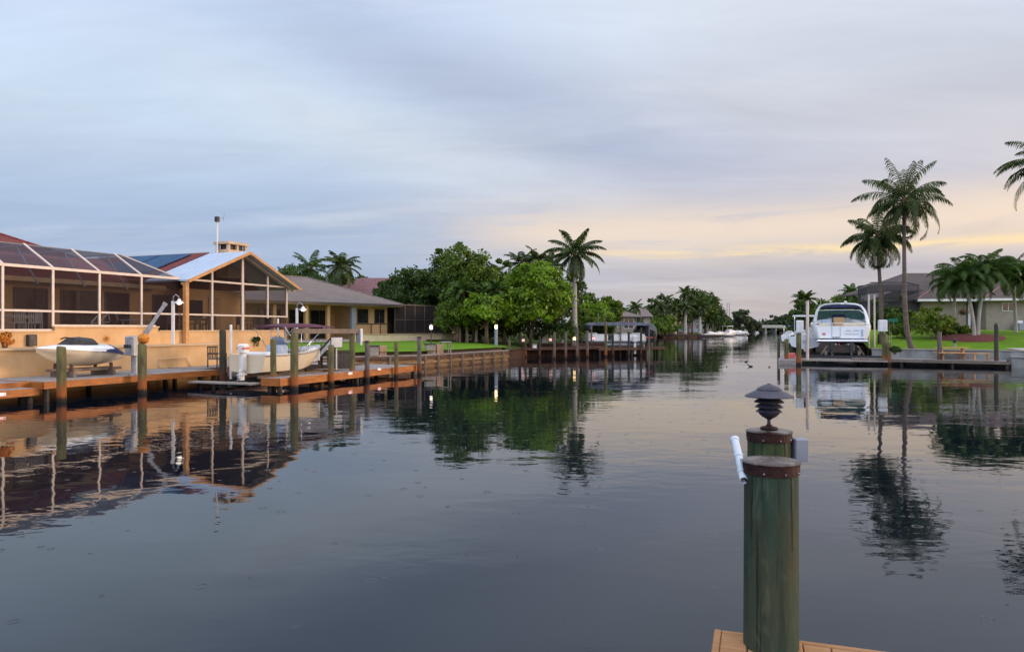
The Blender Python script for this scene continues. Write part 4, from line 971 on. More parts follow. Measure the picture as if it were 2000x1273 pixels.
# ================================================================== DOCKS, LEFT SIDE
def deck_planks(mb, F, s0, s1, t0, t1, z, pw=0.14, gap=0.012, th=0.04, along='t'):
    n = int((s1-s0)/(pw+gap)) if along == 't' else int((t1-t0)/(pw+gap))
    rng = random.Random(int(s0*10+t0))
    for i in range(n):
        zz = z+rng.uniform(-0.004, 0.004)
        if along == 't': a = s0+i*(pw+gap); mb.box((a,t0,zz-th), (a+pw,t1+rng.uniform(-0.01,0.01),zz), F)
        else: a = t0+i*(pw+gap); mb.box((s0,a,zz-th), (s1,a+pw,zz), F)
def dock(name, label, F, rects, m_d='deck', m_f='fascia', m_p='darkwood', fh=0.24, loc=None, group=None, pile_step=2.6, front=None):
    s0, s1, t0, t1, z = rects[0]
    t = thing(name, label, 'dock', loc or F((s0+s1)/2, (t0+t1)/2, 0), 0, group)
    mb = MB()
    for r in rects: deck_planks(mb, F, *r[:4], r[4])
    mb.build('decking', M[m_d], t)
    for s0, s1, t0, t1, z in rects:
        mb = MB(); mb.box((s0-0.04,t0-0.06,z-fh), (s1+0.04,t0-0.005,z-0.005), F); mb.build('front_board', M[m_f], t)
        mb = MB(); mb.box((s0-0.06,t0,z-fh), (s0-0.008,t1,z-0.006), F); mb.box((s1+0.002,t0,z-fh), (s1+0.05,t1,z-0.006), F); mb.box((s0,t1+0.012,z-fh), (s1,t1+0.06,z-0.006), F); mb.build('side_board', M[m_f], t)
        mb = MB(); n = max(2, int((s1-s0)/pile_step)+1)
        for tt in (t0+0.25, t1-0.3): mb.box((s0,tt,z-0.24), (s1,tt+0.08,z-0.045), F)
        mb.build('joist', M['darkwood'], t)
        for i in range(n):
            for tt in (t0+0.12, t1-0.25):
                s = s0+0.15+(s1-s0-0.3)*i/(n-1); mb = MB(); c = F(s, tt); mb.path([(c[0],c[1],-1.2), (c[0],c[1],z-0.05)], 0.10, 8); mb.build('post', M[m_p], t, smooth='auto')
    return t
dock('timber_dock', 'long orange edged dock below the orange terrace wall', L, [(16.25,23.9,23.15,26.28,0.65), (4,16.15,23.78,26.28,0.65)], loc=L(18, 23.2))
dock('dock_platform', 'low boarding platform at the left edge with red reflectors', L, [(4,15.9,23.0,23.68,0.48)], loc=L(14, 23))
dock('timber_dock', 'outer orange edged dock beside the lifted skiff, white sign on it', L, [(22.3,27.8,18.55,19.4,0.49), (27.9,33.0,18.6,21.2,0.50)], fh=0.30, loc=L(26, 18.6))
dock('timber_walkway', 'grey walkway leading from the shore to the outer dock', L, [(30.0,32.0,21.35,25.2,0.60)], m_f='brownwood', loc=L(30, 22))
dock('timber_dock', 'dark dock against the wall behind the lifted skiff', L, [(24.1,33.6,24.4,26.25,0.65)], m_f='brownwood', loc=L(28, 24.4))
# pilings on the left: (u, top v, D, radius, material, cap, label)
def uvD(u, D): return ((u-1000)/FPX*D, D)
def zat(v, D): return EYE+(HOR-v)/FPX*D
PL = [(120,677,23.4,.14,'pile',None,'olive piling in front of the watercraft on the left dock'),
      (278,672,26.6,.15,'pile',None,'piling with the orange ball beside the davit crane'),
      (435,645,30.6,.135,'pile_dark',None,'dark tall piling at the end of the long dock, left of the skiff motor'),
      (534,662,28.4,.115,'pile',None,'green piling in front of the skiff windshield'),
      (575,650,28.1,.15,'pile',None,'tall piling in front of the skiff bow, left leg of the lift beam'),
      (647,674,30.4,.12,'pile',None,'short olive piling left of the white dock sign'),
      (688,650,32.6,.13,'pile',None,'tall piling right of the white dock sign'),
      (717,666,33.0,.11,'pile_grey','cap','grey piling with a black cap near the dock box'),
      (774,668,35.2,.10,'pile',None,'slim olive piling midway along the outer dock'),
      (819,658,37.3,.11,'pile_grey','cap','grey piling with a black cap at the outer end of the left dock'),
      (625,672,34.6,.10,'pile',None,'slim piling just under the skiff bow')]
for i, (u, v, D, r, m, cap, lb) in enumerate(PL):
    x, y = uvD(u, D); piling(x, y, zat(v, D), r, lb, m, 'round timber pilings on the left docks', seed=i, cap=cap)
x, y = uvD(280, 26.6); buoy(x, y, zat(672, 26.6), 0.20, 'orange ball buoy on top of a dock piling')
# lift beam over the skiff's bow
lb_ = thing('boat_lift_beam', 'weathered timber beam across two pilings above the skiff bow', 'beam', (*uvD(575, 28.1), 2.2))
a = Vector((*uvD(572, 28.4), 2.31)); b = Vector((*uvD(702, 33.0), 2.29)); mb = MB(); mb.bar(a, b, 0.14, 0.20); mb.build('beam', M['greywood'], lb_)
mb = MB(); c_ = a.lerp(b, 0.985); mb.bbox((c_.x-0.10,c_.y-0.12,1.75), (c_.x+0.08,c_.y+0.12,2.36)); mb.build('motor_box', M['greybox'], lb_)
mb = MB(); mb.bbox((c_.x+0.09,c_.y-0.14,1.65), (c_.x+0.17,c_.y+0.14,2.40)); mb.build('motor_cover', M['white'], lb_)
# white guide posts and cradle of the skiff lift
sl = thing('boat_lift', 'dark steel cradle holding up the cream skiff', 'boat lift', L(24.5, 20.6, 0))
for s in (23.6, 26.3): mb = MB(); mb.box((s,19.5,0.20), (s+0.16,22.4,0.40), L); mb.build('cradle_beam', M['darkmetal'], sl)
for t_ in (20.1, 21.1): mb = MB(); mb.box((22.9,t_-0.06,0.40), (27.0,t_+0.06,0.52), L); mb.build('bunk', M['greywood'], sl)
mb = MB(); mb.box((22.0,19.6,0.22), (22.5,22.9,0.28), L); mb.build('step_plank', M['stone'], sl)
for u, v0, v1, D in ((451,634,700,30.0), (557,632,677,32.0), (543,622,680,32.4)):
    x, y = uvD(u, D); mb = MB(); mb.path([(x,y,0.3), (x,y,zat(v0,D))], 0.055 if u != 543 else 0.04, 8); mb.build('guide_post', M['white'], sl, smooth='auto')
# reflectors on the dock edge
def reflector(u, v, D, w, label):
    p = P(u, v, D); t = thing('dock_reflector', label, 'reflector', p, R(68.2), 'small red and white dock markers')
    mb = MB(); mb.box((-w/2,-0.02,-0.05), (w/6,0.02,0.05)); mb.build('red_half', M['lamp_pink'], t, local=True)  # marker half given a faint glow of its own, though it is no lamp
    mb = MB(); mb.box((w/6+0.005,-0.02,-0.05), (w/2,0.02,0.05)); mb.build('white_half', M['white'], t, local=True)
for u, v, D, w, lb in ((22,767,22.55,.34,'red and white marker on the platform edge at the far left, the right one'), (4,770,22.2,.22,'red and white marker cut by the left edge of the picture'), (684,729,31.85,.3,'red and white marker on the outer dock below the white sign'), (741,721,34.05,.24,'red and white marker on the outer dock under the block bench')):
    reflector(u, v, D, w, lb)

# ---- davit crane
dv = thing('davit_crane', 'grey davit crane with a raised diagonal arm on the left dock', 'crane', (*uvD(263, 27.1), 0.65), R(68.2))
o = dv.location; 
mb = MB(); mb.path([(o.x,o.y,0.65), (o.x,o.y,1.45)], 0.12, 10); mb.path([(o.x,o.y,0.65), (o.x,o.y,0.71)], 0.24, 10); mb.build('pedestal', M['steel'], dv, smooth='auto')
mb = MB(); mb.bbox((-0.28,-0.22,0.74), (0.26,0.22,1.48), b=0.05); mb.build('winch_housing', M['steel'], dv, local=True)
pa = Vector(P(276, 664, 27.1)); pb = Vector(P(322, 594, 27.5)); mb = MB(); mb.bar(pa-(pb-pa)*0.15, pb, 0.10, 0.13); mb.bar(pa-(pb-pa)*0.15, pa+(pb-pa)*0.4, 0.13, 0.18); mb.bar(pb-(pb-pa)*0.04, pb+(pb-pa)*0.04, 0.14, 0.17); mb.build('arm', M['steel'], dv)
mb = MB(); mb.path([(-0.45,-0.1,1.1), (-0.28,-0.1,1.1)], 0.06, 8); mb.bbox((-0.52,-0.17,1.03), (-0.4,-0.03,1.17)); mb.build('winch_handle', M['black'], dv, local=True)
# ---- lamps on white posts
def hook_lamp(u, v, D, zb, label, uoff=10):
    x, y = uvD(u, D); zt_ = zat(v, D); t = thing('post_lamp', label, 'lamp', (x, y, zb), 0, 'white hooked post lamps')
    H = zt_-zb; mb = MB(); mb.box((-0.055,-0.055,0), (0.055,0.055,H)); mb.build('post', M['white'], t, local=True)
    d = uoff/FPX*D
    mb = MB(); mb.path([(0,0,H-0.02), (0.02,0,H+0.2), (d*0.45,0,H+0.3), (d*0.9,0,H+0.2), (d,0,H+0.02)], 0.028, 6); mb.build('hook', M['greybox'], t, smooth=True, local=True)
    mb = MB(); mb.lathe([(0.20,-0.10),(0.19,-0.06),(0.08,0.03),(0.06,0.10)], (d,0,H), 14); mb.build('shade', M['white'], t, smooth='auto', local=True)
    mb = MB(); mb.lathe([(0.02,-0.16),(0.09,-0.14),(0.1,-0.105)], (d,0,H), 10); mb.build('bulb', M['lamp_on'], t, smooth=True, local=True)
hook_lamp(338, 588, 32.6, 1.70, 'lit hooked lamp on a white post in front of the porch corner', 12)
hook_lamp(580, 602, 38.0, 0.8, 'lit hooked lamp on a white post in front of the bungalow porch', 12)
# ---- watercraft on the dock
jk = thing('watercraft', 'white and navy personal watercraft with black cover, bow to the left', 'watercraft', L(18.0, 23.7, 0.8), R(68.2)+math.pi/2)
stj = [(-1.75,0.52,0.36,0.48,0.56,0.74), (-1.2,0.66,0.44,0.36,0.48,0.80), (-0.4,0.72,0.46,0.28,0.46,0.86), (0.4,0.70,0.38,0.30,0.52,0.92), (1.0,0.58,0.26,0.42,0.64,0.97), (1.5,0.38,0.14,0.62,0.80,1.01), (1.95,0.07,0.04,0.88,0.95,1.04)]
mb = MB(); hull(mb, stj); mb.build('hull', M['cream_gel'], jk, smooth='auto', local=True)
def shell(rows, name, m, parent, sm='auto'):
    """rows: (y, half width, z base, z crown)"""
    mb = MB(); n = 9
    for (y, w, z0, z1) in rows:
        for j in range(n):
            a = math.pi*j/(n-1); mb.v.append((-w*math.cos(a), y, z0+(z1-z0)*math.sin(a)**0.8))
    for i in range(len(rows)-1):
        for j in range(n-1): q = i*n+j; mb.f.append((q, q+1, q+n+1, q+n))
    mb.f.append(tuple(range(n))); e_ = (len(rows)-1)*n; mb.f.append(tuple(e_+j for j in range(n-1,-1,-1)))
    return mb.build(name, m, parent, smooth=sm, local=True)
shell([(-1.70,0.46,0.74,0.84), (-1.2,0.70,0.80,1.10), (-0.9,0.73,0.82,1.18), (-0.4,0.75,0.86,1.16), (0.4,0.73,0.92,1.17), (1.0,0.61,0.97,1.17), (1.5,0.40,1.01,1.14), (1.97,0.07,1.04,1.08)], 'deck', M['gel'], jk)
shell([(-1.78,0.50,0.68,0.80), (-1.5,0.62,0.70,0.99), (-1.15,0.74,0.78,1.14), (-0.80,0.765,0.82,1.10), (-0.35,0.765,0.87,0.93)], 'stern_panel', M['navy'], jk)
shell([(-0.62,0.34,1.05,1.16), (-0.42,0.38,1.05,1.40), (0.1,0.40,1.06,1.46), (0.55,0.36,1.06,1.44), (0.85,0.28,1.08,1.26), (1.05,0.2,1.1,1.16)], 'seat_cover', M['black'], jk)
mb = MB(); mb.path([(-0.4,0.62,1.38), (0,0.72,1.44), (0.4,0.62,1.38)], 0.03, 6); mb.build('handlebar', M['black'], jk, local=True)
jk.scale = (0.9, 0.86, 0.92); jk.location = L(18.75, 24.7, 0.76)
ck = thing('watercraft_cradle', 'brown wooden cradle under the personal watercraft', 'cradle', L(18.95, 24.7, 0.65), R(68.2))
mb = MB()
for s in (-0.9, 0.7): mb.box((s-0.06,-0.6,0.0), (s+0.06,0.6,0.2))
for t_ in (-0.32, 0.32): mb.box((-1.3,t_-0.05,0.2), (1.2,t_+0.05,0.30))
mb.build('frame', M['greywood'], ck, local=True); mb = MB()
for s in (-0.9, 0.7):
    for t_ in (-0.45, 0.45): mb.bar((s,t_,0.2), (s,t_*0.9,0.48), 0.09)
mb.build('chock', M['brownwood'], ck, local=True)

# ---- skiff (cream runabout on the lift)
sk = thing('skiff', 'cream open skiff with white outboard raised on the lift', 'boat', L(22.8, 20.6, 0.50), R(68.2-90))
sts = [(0,0.90,0.80,0.10,0.18,0.86), (1.2,0.95,0.84,0.06,0.16,0.86), (2.4,0.94,0.80,0.04,0.18,0.90), (3.3,0.80,0.58,0.10,0.30,0.97), (4.0,0.52,0.30,0.26,0.52,1.05), (4.45,0.24,0.10,0.52,0.78,1.12), (4.7,0.03,0.02,0.92,1.0,1.16)]
mb = MB(); hull(mb, sts); mb.build('hull', M['cream_gel'], sk, smooth='auto', local=True)
mb = MB(); deckrim(mb, sts, 0.14, 0.45); mb.add([(-0.9,0,0.86),(0.9,0,0.86),(0.9,0.0,0.86)], []); mb.build('deck', M['gel'], sk, local=True)
shell([(3.0,0.72,0.93,1.02), (3.6,0.60,0.99,1.12), (4.2,0.32,1.06,1.15), (4.6,0.06,1.13,1.17)], 'foredeck', M['gel'], sk)
mb = MB()
for sg_ in (-1, 1): mb.path([(sg_*(a_+0.012), y_, z_-0.05) for y_, a_, _b, _c, _d, z_ in sts], 0.028, 6)
mb.build('rub_rail', M['greybox'], sk, smooth=True, local=True)
mb = MB(); mb.bbox((-0.38,1.5,0.45), (0.38,2.1,1.22), b=0.08); mb.build('console', M['bluecover'], sk, local=True)
mb = MB(); mb.add([(-0.36,2.05,1.22),(0.36,2.05,1.22),(0.28,1.7,1.55),(-0.28,1.7,1.55)], [(0,1,2,3)]); mb.add([(-0.36,2.06,1.22),(0.36,2.06,1.22),(0.28,1.71,1.55),(-0.28,1.71,1.55)], [(3,2,1,0)]); mb.build('windscreen', M['bluecover'], sk, local=True)
mb = MB(); mb.bbox((-0.6,0.55,0.45), (0.6,1.0,0.95), b=0.06); mb.build('bench', M['white'], sk, local=True)
mb = MB(); mb.path([(0.75,2.9,1.0), (0.8,2.95,1.25), (0.3,4.3,1.4), (0,4.65,1.35), (-0.3,4.3,1.4), (-0.8,2.95,1.25), (-0.75,2.9,1.0)], 0.018, 6); mb.build('rail', M['chrome'], sk, smooth=True, local=True)
om = MB(); om.bbox((-0.16,-0.42,0.95), (0.16,0.02,1.30), b=0.07); omo = om.build('outboard_cowl', M['white'], sk, local=True)
mb = MB(); mb.box((-0.165,-0.40,1.08), (0.165,-0.05,1.16)); mb.build('stripe', M['red'], omo, local=True)
mb = MB(); mb.bbox((-0.10,-0.36,0.25), (0.10,-0.08,0.95), b=0.05); mb.bbox((-0.06,-0.42,-0.15), (0.06,-0.16,0.27), b=0.03); mb.bbox((-0.12,-0.44,0.06), (0.12,-0.10,0.10), b=0.02); mb.build('outboard_leg', M['white'], sk, local=True)
mb = MB()
for i in range(3): a = i*2.09; mb.bar((0,-0.46,-0.06), (0.14*math.cos(a),-0.46,-0.06+0.14*math.sin(a)), 0.07, 0.015)
mb.build('propeller', M['steel'], sk, local=True)
bt = []
bim = shell([(1.2,0.80,1.94,2.02), (2.0,0.85,1.96,2.12), (3.0,0.85,1.96,2.14), (3.9,0.80,1.96,2.12), (4.9,0.74,1.94,2.02)], 'bimini', M['maroon'], sk)
mb = MB()
for x in (-0.82, 0.82):
    for y0, y1 in ((2.3,1.3), (2.3,2.4), (2.3,4.0)): mb.path([(x,y0,0.9), (x,y1,1.97)], 0.016, 6)
mb.build('bimini_frame', M['chrome'], sk, smooth=True, local=True)
# ---- small things on the left docks
sg = thing('dock_sign', 'white square sign on a white post on the outer dock', 'sign', (*uvD(657, 33.1), 0.50), R(38))
mb = MB(); mb.path([(0,0,0), (0,0,1.4)], 0.035, 8); mb.build('post', M['white'], sg, local=True)
mb = MB(); mb.box((-0.27,-0.055,1.05), (0.27,-0.035,1.50)); so_ = mb.build('panel', M['white'], sg, local=True); mb = MB(); mb.box((-0.30,-0.034,1.02),(0.30,-0.03,1.53)); mb.build('border', M['maroon'], so_, local=True)
st_ = thing('boarding_steps', 'white boarding steps with maroon side rails next to the dock sign', 'steps', (*uvD(640, 34.4), 0.50))
mb = MB()
for i in range(5): mb.box((-0.36+0.13*i,-0.3,0.75+0.14*i), (-0.16+0.13*i,0.3,0.80+0.14*i))
mb.build('tread', M['white'], st_, local=True); mb = MB()
for y in (-0.32, 0.32): mb.bar((-0.42,y,0.6), (0.32,y,1.45), 0.04, 0.2)
mb.build('side_rail', M['maroon'], st_, local=True)
mb = MB()
for y in (-0.355,): mb.bar((-0.38,y,0.55), (0.34,y,1.38), 0.03, 0.16)
mb.build('white_panel', M['white'], st_, local=True)
mb = MB(); [mb.bar((x,y,0), (x,y,z), 0.07) for x, y, z in ((-0.35,-0.28,0.65),(-0.35,0.28,0.65),(0.28,-0.28,1.3),(0.28,0.28,1.3))]; mb.build('leg', M['brownwood'], st_, local=True)
lk = thing('dock_locker', 'brown slatted timber locker behind the dock sign', 'locker', (*uvD(664, 34.6), 0.50))
mb = MB()
for i in range(9): mb.box((-0.55+i*0.13,-0.3,0), (-0.44+i*0.13,-0.27,0.80))
mb.bbox((-0.53,-0.26,0), (0.58,0.3,0.78)); mb.build('case', M['greywood'], lk, local=True); mb = MB(); mb.bbox((-0.58,-0.34,0.81), (0.64,0.34,0.87)); mb.build('lid', M['brownwood'], lk, local=True)
wb = thing('dock_chair', 'grey wire mesh armchair on the long dock near its right end', 'chair', (*uvD(424, 32.6), 0.65), R(68))
mb = MB(); mb.bbox((-0.3,-0.3,0.36), (0.3,0.3,0.44)); mb.build('seat', M['greywood'], wb, local=True)
mb = MB(); 
for i in range(7): mb.box((-0.3+i*0.095,0.26,0.44), (-0.27+i*0.095,0.29,0.92))
mb.box((-0.3,0.255,0.90), (0.3,0.30,0.96)); mb.box((-0.3,0.255,0.62), (0.3,0.295,0.66)); mb.build('backrest', M['darkmetal'], wb, local=True)
for x in (-0.28, 0.28):
    mb = MB(); mb.box((x-0.03,-0.3,0.6), (x+0.03,0.28,0.64)); mb.build('armrest', M['darkmetal'], wb, local=True)
    for y in (-0.27, 0.27): mb = MB(); mb.bar((x,y,0), (x,y,0.6), 0.04); mb.build('leg', M['darkmetal'], wb, local=True)
gr_ = thing('grab_rail', 'low white tube grab rail against the orange wall', 'rail', (*uvD(332, 32.2), 0.65), R(68.2))
mb = MB(); mb.path([(-0.6,0,0), (-0.58,0,0.40), (0.9,0,0.42), (1.2,0,0.0)], 0.022, 7); mb.build('tube', M['coping'], gr_, smooth=True, local=True)
# blocks on the second seawall
def block(u, D, w, h, d, m, label, name='stone_block', cat='block', zb=0.78, top=None):
    x, y = uvD(u, D); t = thing(name, label, cat, (x, y, zb), math.atan2(3.5,6)); mb = MB(); mb.bbox((-w/2,-d/2,0), (w/2,d/2,h)); mb.build('body', M[m], t, local=True)
    if top: mb = MB(); mb.bbox((-w/2-0.04,-d/2-0.04,h+0.001), (w/2+0.04,d/2+0.04,h+0.07)); mb.build('lid', M[top], t, local=True)
block(729, 43.4, 0.55, 0.55, 0.45, 'stone', 'grey block with a dark lid on the seawall, left of the tan block', top='black')
block(746, 43.9, 0.48, 0.58, 0.45, 'brick', 'tan block on the seawall beside the grey one')
block(840, 46.6, 0.62, 0.60, 0.45, 'stone', 'grey block with a dark lid on the seawall below the lawn lamp', top='black')
block(856, 47.0, 0.42, 0.58, 0.45, 'brick', 'tan block between the grey block and the pale stand')
ct = thing('cleaning_table', 'pale fish cleaning stand on the seawall right of the blocks', 'table', (*uvD(870, 47.4), 0.78), 0.5)
mb = MB(); mb.bbox((-0.35,-0.25,0.72), (0.35,0.25,0.78)); mb.build('top', M['stone'], ct, local=True); 
for x in (-0.28, 0.28):
    for y in (-0.2, 0.2): mb = MB(); mb.bar((x,y,0), (x,y,0.72), 0.06); mb.build('leg', M['stone'], ct, local=True)
# lawn lamps
def lawn_lamp(u, v, D, zb, label, strength='lamp_on', post='darkmetal', r=0.16, cap=True, pr_=0.04):
    x, y = uvD(u, D); H = zat(v, D)-zb; t = thing('lawn_lamp', label, 'lamp', (x, y, zb), 0, None)
    mb = MB(); mb.path([(0,0,0), (0,0,H-0.16)], pr_, 8); mb.build('post', M[post], t, smooth='auto', local=True)
    mb = MB(); mb.lathe([(r*0.7,-0.16),(r,-0.10),(r,0.10),(r*0.6,0.14)], (0,0,H), 12); mb.build('globe', M[strength], t, smooth=True, local=True)
    if cap: mb = MB(); mb.lathe([(r*1.6,0.14),(r*1.3,0.18),(r*0.3,0.28)], (0,0,H), 12); mb.build('hood', M['darkmetal'], t, smooth='auto', local=True); mb = MB(); [mb.bar((sx*r*1.25,0,H-0.16), (sx*r*1.25,0,H+0.15), 0.03) for sx in (-1,1)]; mb.box((-r*1.3,-0.03,H-0.19),(r*1.3,0.03,H-0.165)); mb.build('cage', M['darkmetal'], t, local=True)
lawn_lamp(842, 639, 50.5, 1.15, 'small lit lantern on a thin dark post on the lawn', 'lamp_on', 'darkmetal', 0.10)
lawn_lamp(969, 638, 55.5, 1.1, 'bright lit lamp on a thick grey post at the water edge', 'lamp_yellow', 'greybox', 0.10, True, 0.13)

# ================================================================== MIDDLE DOCKS
dock('timber_dock', 'brown dock under the sea grape and royal palm', Frame(1.0, 60.0, math.atan2(3.2,6.8)), [(0,8.2,0,1.4,0.85)], 'brownwood', 'brownwood', loc=(4,61,0))
dock('timber_dock', 'brown dock below the white pontoon boat', Frame(7.6, 62.6, math.atan2(3,6)), [(0,7.2,0,1.2,0.75)], 'brownwood', 'brownwood', loc=(10,64,0))
ML = [(995,664,57.0,.10,'pile','olive piling right of the bright lawn lamp'),(1026,655,60.2,.12,'pile','thick piling with flat cap under the sea grape'),(1054,656,59.6,.10,'pile_dark','dark piling left of the white boxes'),
      (1083,648,56.2,.10,'pile_grey','long grey piling nearer the middle of the canal, under the sea grape'),(1105,648,56.8,.10,'pile_grey','long grey piling left of the royal palm trunk'),(1127,640,57.4,.105,'pile_grey','long grey piling in front of the royal palm trunk'),
      (1147,646,59.5,.12,'pile_grey','grey piling left of the pontoon boat'),(1183,628,61.0,.12,'pile','tall olive piling in front of the pontoon boat'),(1197,650,62.0,.10,'pile_dark','dark piling at the middle of the pontoon boat'),
      (1228,648,62.5,.10,'pile_dark','dark piling at the right end of the pontoon boat'),(1252,640,64.5,.10,'pile_dark','dark piling left of the black covered boat'),(1278,646,66.0,.10,'pile_dark','dark piling right of the black covered boat'),
      (1167,612,68.0,.09,'pile_grey','thin pale pole behind the pontoon boat, left of the pair'),(1180,614,68.4,.09,'pile_grey','thin pale pole behind the pontoon boat, right of the pair')]
for i, (u, v, D, r, m, lb) in enumerate(ML):
    x, y = uvD(u, D); piling(x, y, zat(v, D), r, lb, m, 'round pilings of the middle docks', seed=40+i, n=10)
def dock_light(u, v, D, label, m='lamp_pink'):
    p = P(u, v, D); t = thing('dock_light', label, 'dock light', p, 0, 'small lights along the middle docks'); mb = MB(); mb.bbox((-0.11,-0.11,-0.12), (0.11,0.11,0.10), b=0.03); mb.build('lens', M[m], t, local=True); mb = MB(); mb.bbox((-0.14,-0.14,0.101), (0.14,0.14,0.14)); mb.path([(0,0,-0.9),(0,0,-0.12)], 0.03, 6); mb.build('housing', M['darkmetal'], t, local=True)
for u, v, D, m, lb in ((1022,664,59.5,'lamp_pink','pink dock light beside the thick capped piling'), (1075,663,60.4,'lamp_pink','pink dock light right of the white box'), (1122,661,61.5,'lamp_yellow','warm dock light near the royal palm trunk'), (1159,660,62.4,'lamp_pink','pink dock light at the left end of the pontoon boat'), (1277,657,66.5,'lamp_orange','orange dock light right of the black covered boat')):
    dock_light(u, v, D, lb, m)
block(1062, 62.5, 0.55, 0.62, 0.4, 'white', 'white dock box under the sea grape', 'dock_box', 'box', zb=1.2, top='white')
block(1044, 57.8, 0.3, 0.25, 0.2, 'white', 'small white box low on the brown dock', 'dock_box', 'box', zb=0.85, top='stone')
# pontoon boat with canopy
pn = thing('pontoon_boat', 'white pontoon boat broadside on its lift under a blue grey canopy', 'boat', (*uvD(1196, 66.0), 0.8), math.atan2(1,9))
for y in (-0.9, 0.9): mb = MB(); mb.path([(-2.7,y,0.18), (2.2,y,0.18), (2.8,y,0.28)], [0.24,0.24,0.08], 10); mb.build('pontoon', M['steel'], pn, smooth='auto', local=True)
mb = MB(); mb.bbox((-2.7,-1.25,0.42), (2.8,1.25,0.5)); mb.build('deck', M['greybox'], pn, local=True)
for x0_, x1_, y0_, y1_ in ((-2.6,-0.7,-1.22,-1.16), (-0.2,2.7,-1.22,-1.16), (-2.6,2.7,1.16,1.22), (-2.62,-2.56,-1.16,1.16), (2.66,2.72,-1.16,1.16)):
    mb = MB(); mb.bbox((x0_,y0_,0.52), (x1_,y1_,1.08)); mb.box((x0_,y0_-0.02,1.09), (x1_,y1_+0.02,1.13)); mb.build('side_panel', M['gel'], pn, local=True)
for x, w in ((-2.0,0.8), (0.9,0.5), (2.0,0.9)): mb = MB(); mb.bbox((x-w/2,-0.9,0.5), (x+w/2,0.9,1.25), b=0.06); mb.build('seat', M['white'], pn, local=True)
cn = thing('boat_canopy', 'blue grey canvas canopy on posts above the pontoon boat', 'canopy', (*uvD(1204, 66.0), 0.0), math.atan2(1,9))
shell_rows = []
mb = MB(); w = 2.75
mb.prism([(-w,2.35),(-w,2.75),(-w+0.5,2.98),(w-0.5,2.98),(w,2.75),(w,2.35),(w-0.1,2.35),(w-0.1,2.7),(-w+0.1,2.7),(-w+0.1,2.35)], -1.5, 1.5); mb.build('canvas', M['greycanvas'], cn, local=True)
for x in (-w+0.1, 0, w-0.1):
    for y in (-1.4, 1.4): mb = MB(); mb.path([(x,y,-1.2), (x,y,2.7)], 0.07, 8); mb.build('post', M['greywood'], cn, local=True)
# black covered boat + outboard at its left
bb = thing('covered_boat', 'black covered boat with a red stripe on its lift beside the pontoon boat', 'boat', (*uvD(1258, 66.5), 0.9), R(-15))
stb = [(0,1.05,0.9,0.1,0.25,1.0), (1.5,1.1,0.95,0.05,0.22,1.0), (3.2,1.0,0.8,0.08,0.3,1.08), (4.6,0.6,0.35,0.3,0.6,1.2), (5.4,0.05,0.03,1.0,1.1,1.3)]
mb = MB(); hull(mb, stb); mb.build('hull', M['black'], bb, smooth='auto', local=True)
mb = MB(); hull(mb, [(y-0.012, a+0.012, b_, z0+0.75, z1+0.62, z2-0.08) for y, a, b_, z0, z1, z2 in stb[:1]]+[(y, a+0.015, a*0.99, z2-0.32, z2-0.26, z2-0.12) for y, a, b_, z0, z1, z2 in stb]) if False else mb.box((-1.06,-0.015,0.62),(1.06,-0.003,0.78)); mb.build('stripe', M['red'], bb, local=True)
shell([(-0.1,1.08,1.0,1.5), (1.2,1.1,1.0,2.1), (2.6,1.05,1.05,2.1), (3.8,0.8,1.1,1.5), (5.2,0.1,1.25,1.3)], 'cover', M['black'], bb)
mb = MB(); mb.bbox((-0.2,-0.5,0.35), (0.2,-0.05,0.85), b=0.08); mb.bbox((-0.08,-0.4,-0.45), (0.08,-0.15,0.36)); mb.build('outboard', M['white'], bb, local=True)
om2 = thing('outboard_motor', 'white outboard motor hanging on the dock left of the black covered boat', 'outboard motor', (*uvD(1240, 64.6), 0.5), 0)
mb = MB(); mb.bbox((-0.24,-0.25,0.75), (0.24,0.25,1.3), b=0.09); mb.build('cowl', M['white'], om2, local=True); mb = MB(); mb.bbox((-0.1,-0.12,-0.35), (0.1,0.12,0.75), b=0.03); mb.build('leg', M['white'], om2, local=True); mb = MB(); mb.bar((0,0,0.6),(0.0,0.9,0.65), 0.1); mb.build('bracket', M['darkmetal'], om2, local=True)
# houses behind the middle docks
def simple_house(name, label, u, D, w, dpt, zb, ze_, zr_, wm, rm, rz=0.0, wins=3, hipx=0.3, group=None):
    x, y = uvD(u, D); F = Frame(x, y, rz); h = thing(name, label, 'house', (x, y, zb), rz, group)
    mb = MB(); mb.box((-w/2,0,zb), (w/2,dpt,ze_), F); mb.build('wall', M[wm], h)
    q = [F(-w/2-0.6,-0.6,ze_), F(w/2+0.6,-0.6,ze_), F(w/2+0.6,dpt+0.6,ze_), F(-w/2-0.6,dpt+0.6,ze_), F(-w*hipx,dpt/2,zr_), F(w*hipx,dpt/2,zr_)]
    roofpoly(h, [(q[0],q[1],q[5],q[4]), (q[1],q[2],q[5]), (q[5],q[2],q[3],q[4]), (q[3],q[0],q[4])], M[rm])
    for i in range(wins): a = -w/2+w*(i+0.5)/wins; opening(h, F, a-w/wins*0.28, a+w/wins*0.28, -0.005, zb+0.9, zb+2.2, 'window', 2, 'white', fw=0.07)
    return h
simple_house('pale_house', 'pale mauve house behind the pontoon boat canopy', 1212, 92, 4.2, 8, 1.5, 4.0, 4.9, 'tanwall', 'greyshingle', 0.1, 2)
simple_house('pale_house', 'pale house with a blue grey roof far behind the black covered boat', 1254, 150, 3.4, 8, 1.5, 5.0, 6.9, 'tanwall', 'greyshingle', 0, 1, 0.42)
simple_house('far_house', 'small blue grey house between the far palms', 1357, 205, 4.4, 8, 1.5, 5.4, 7.6, 'bluecover', 'greyshingle', 0.2, 2)
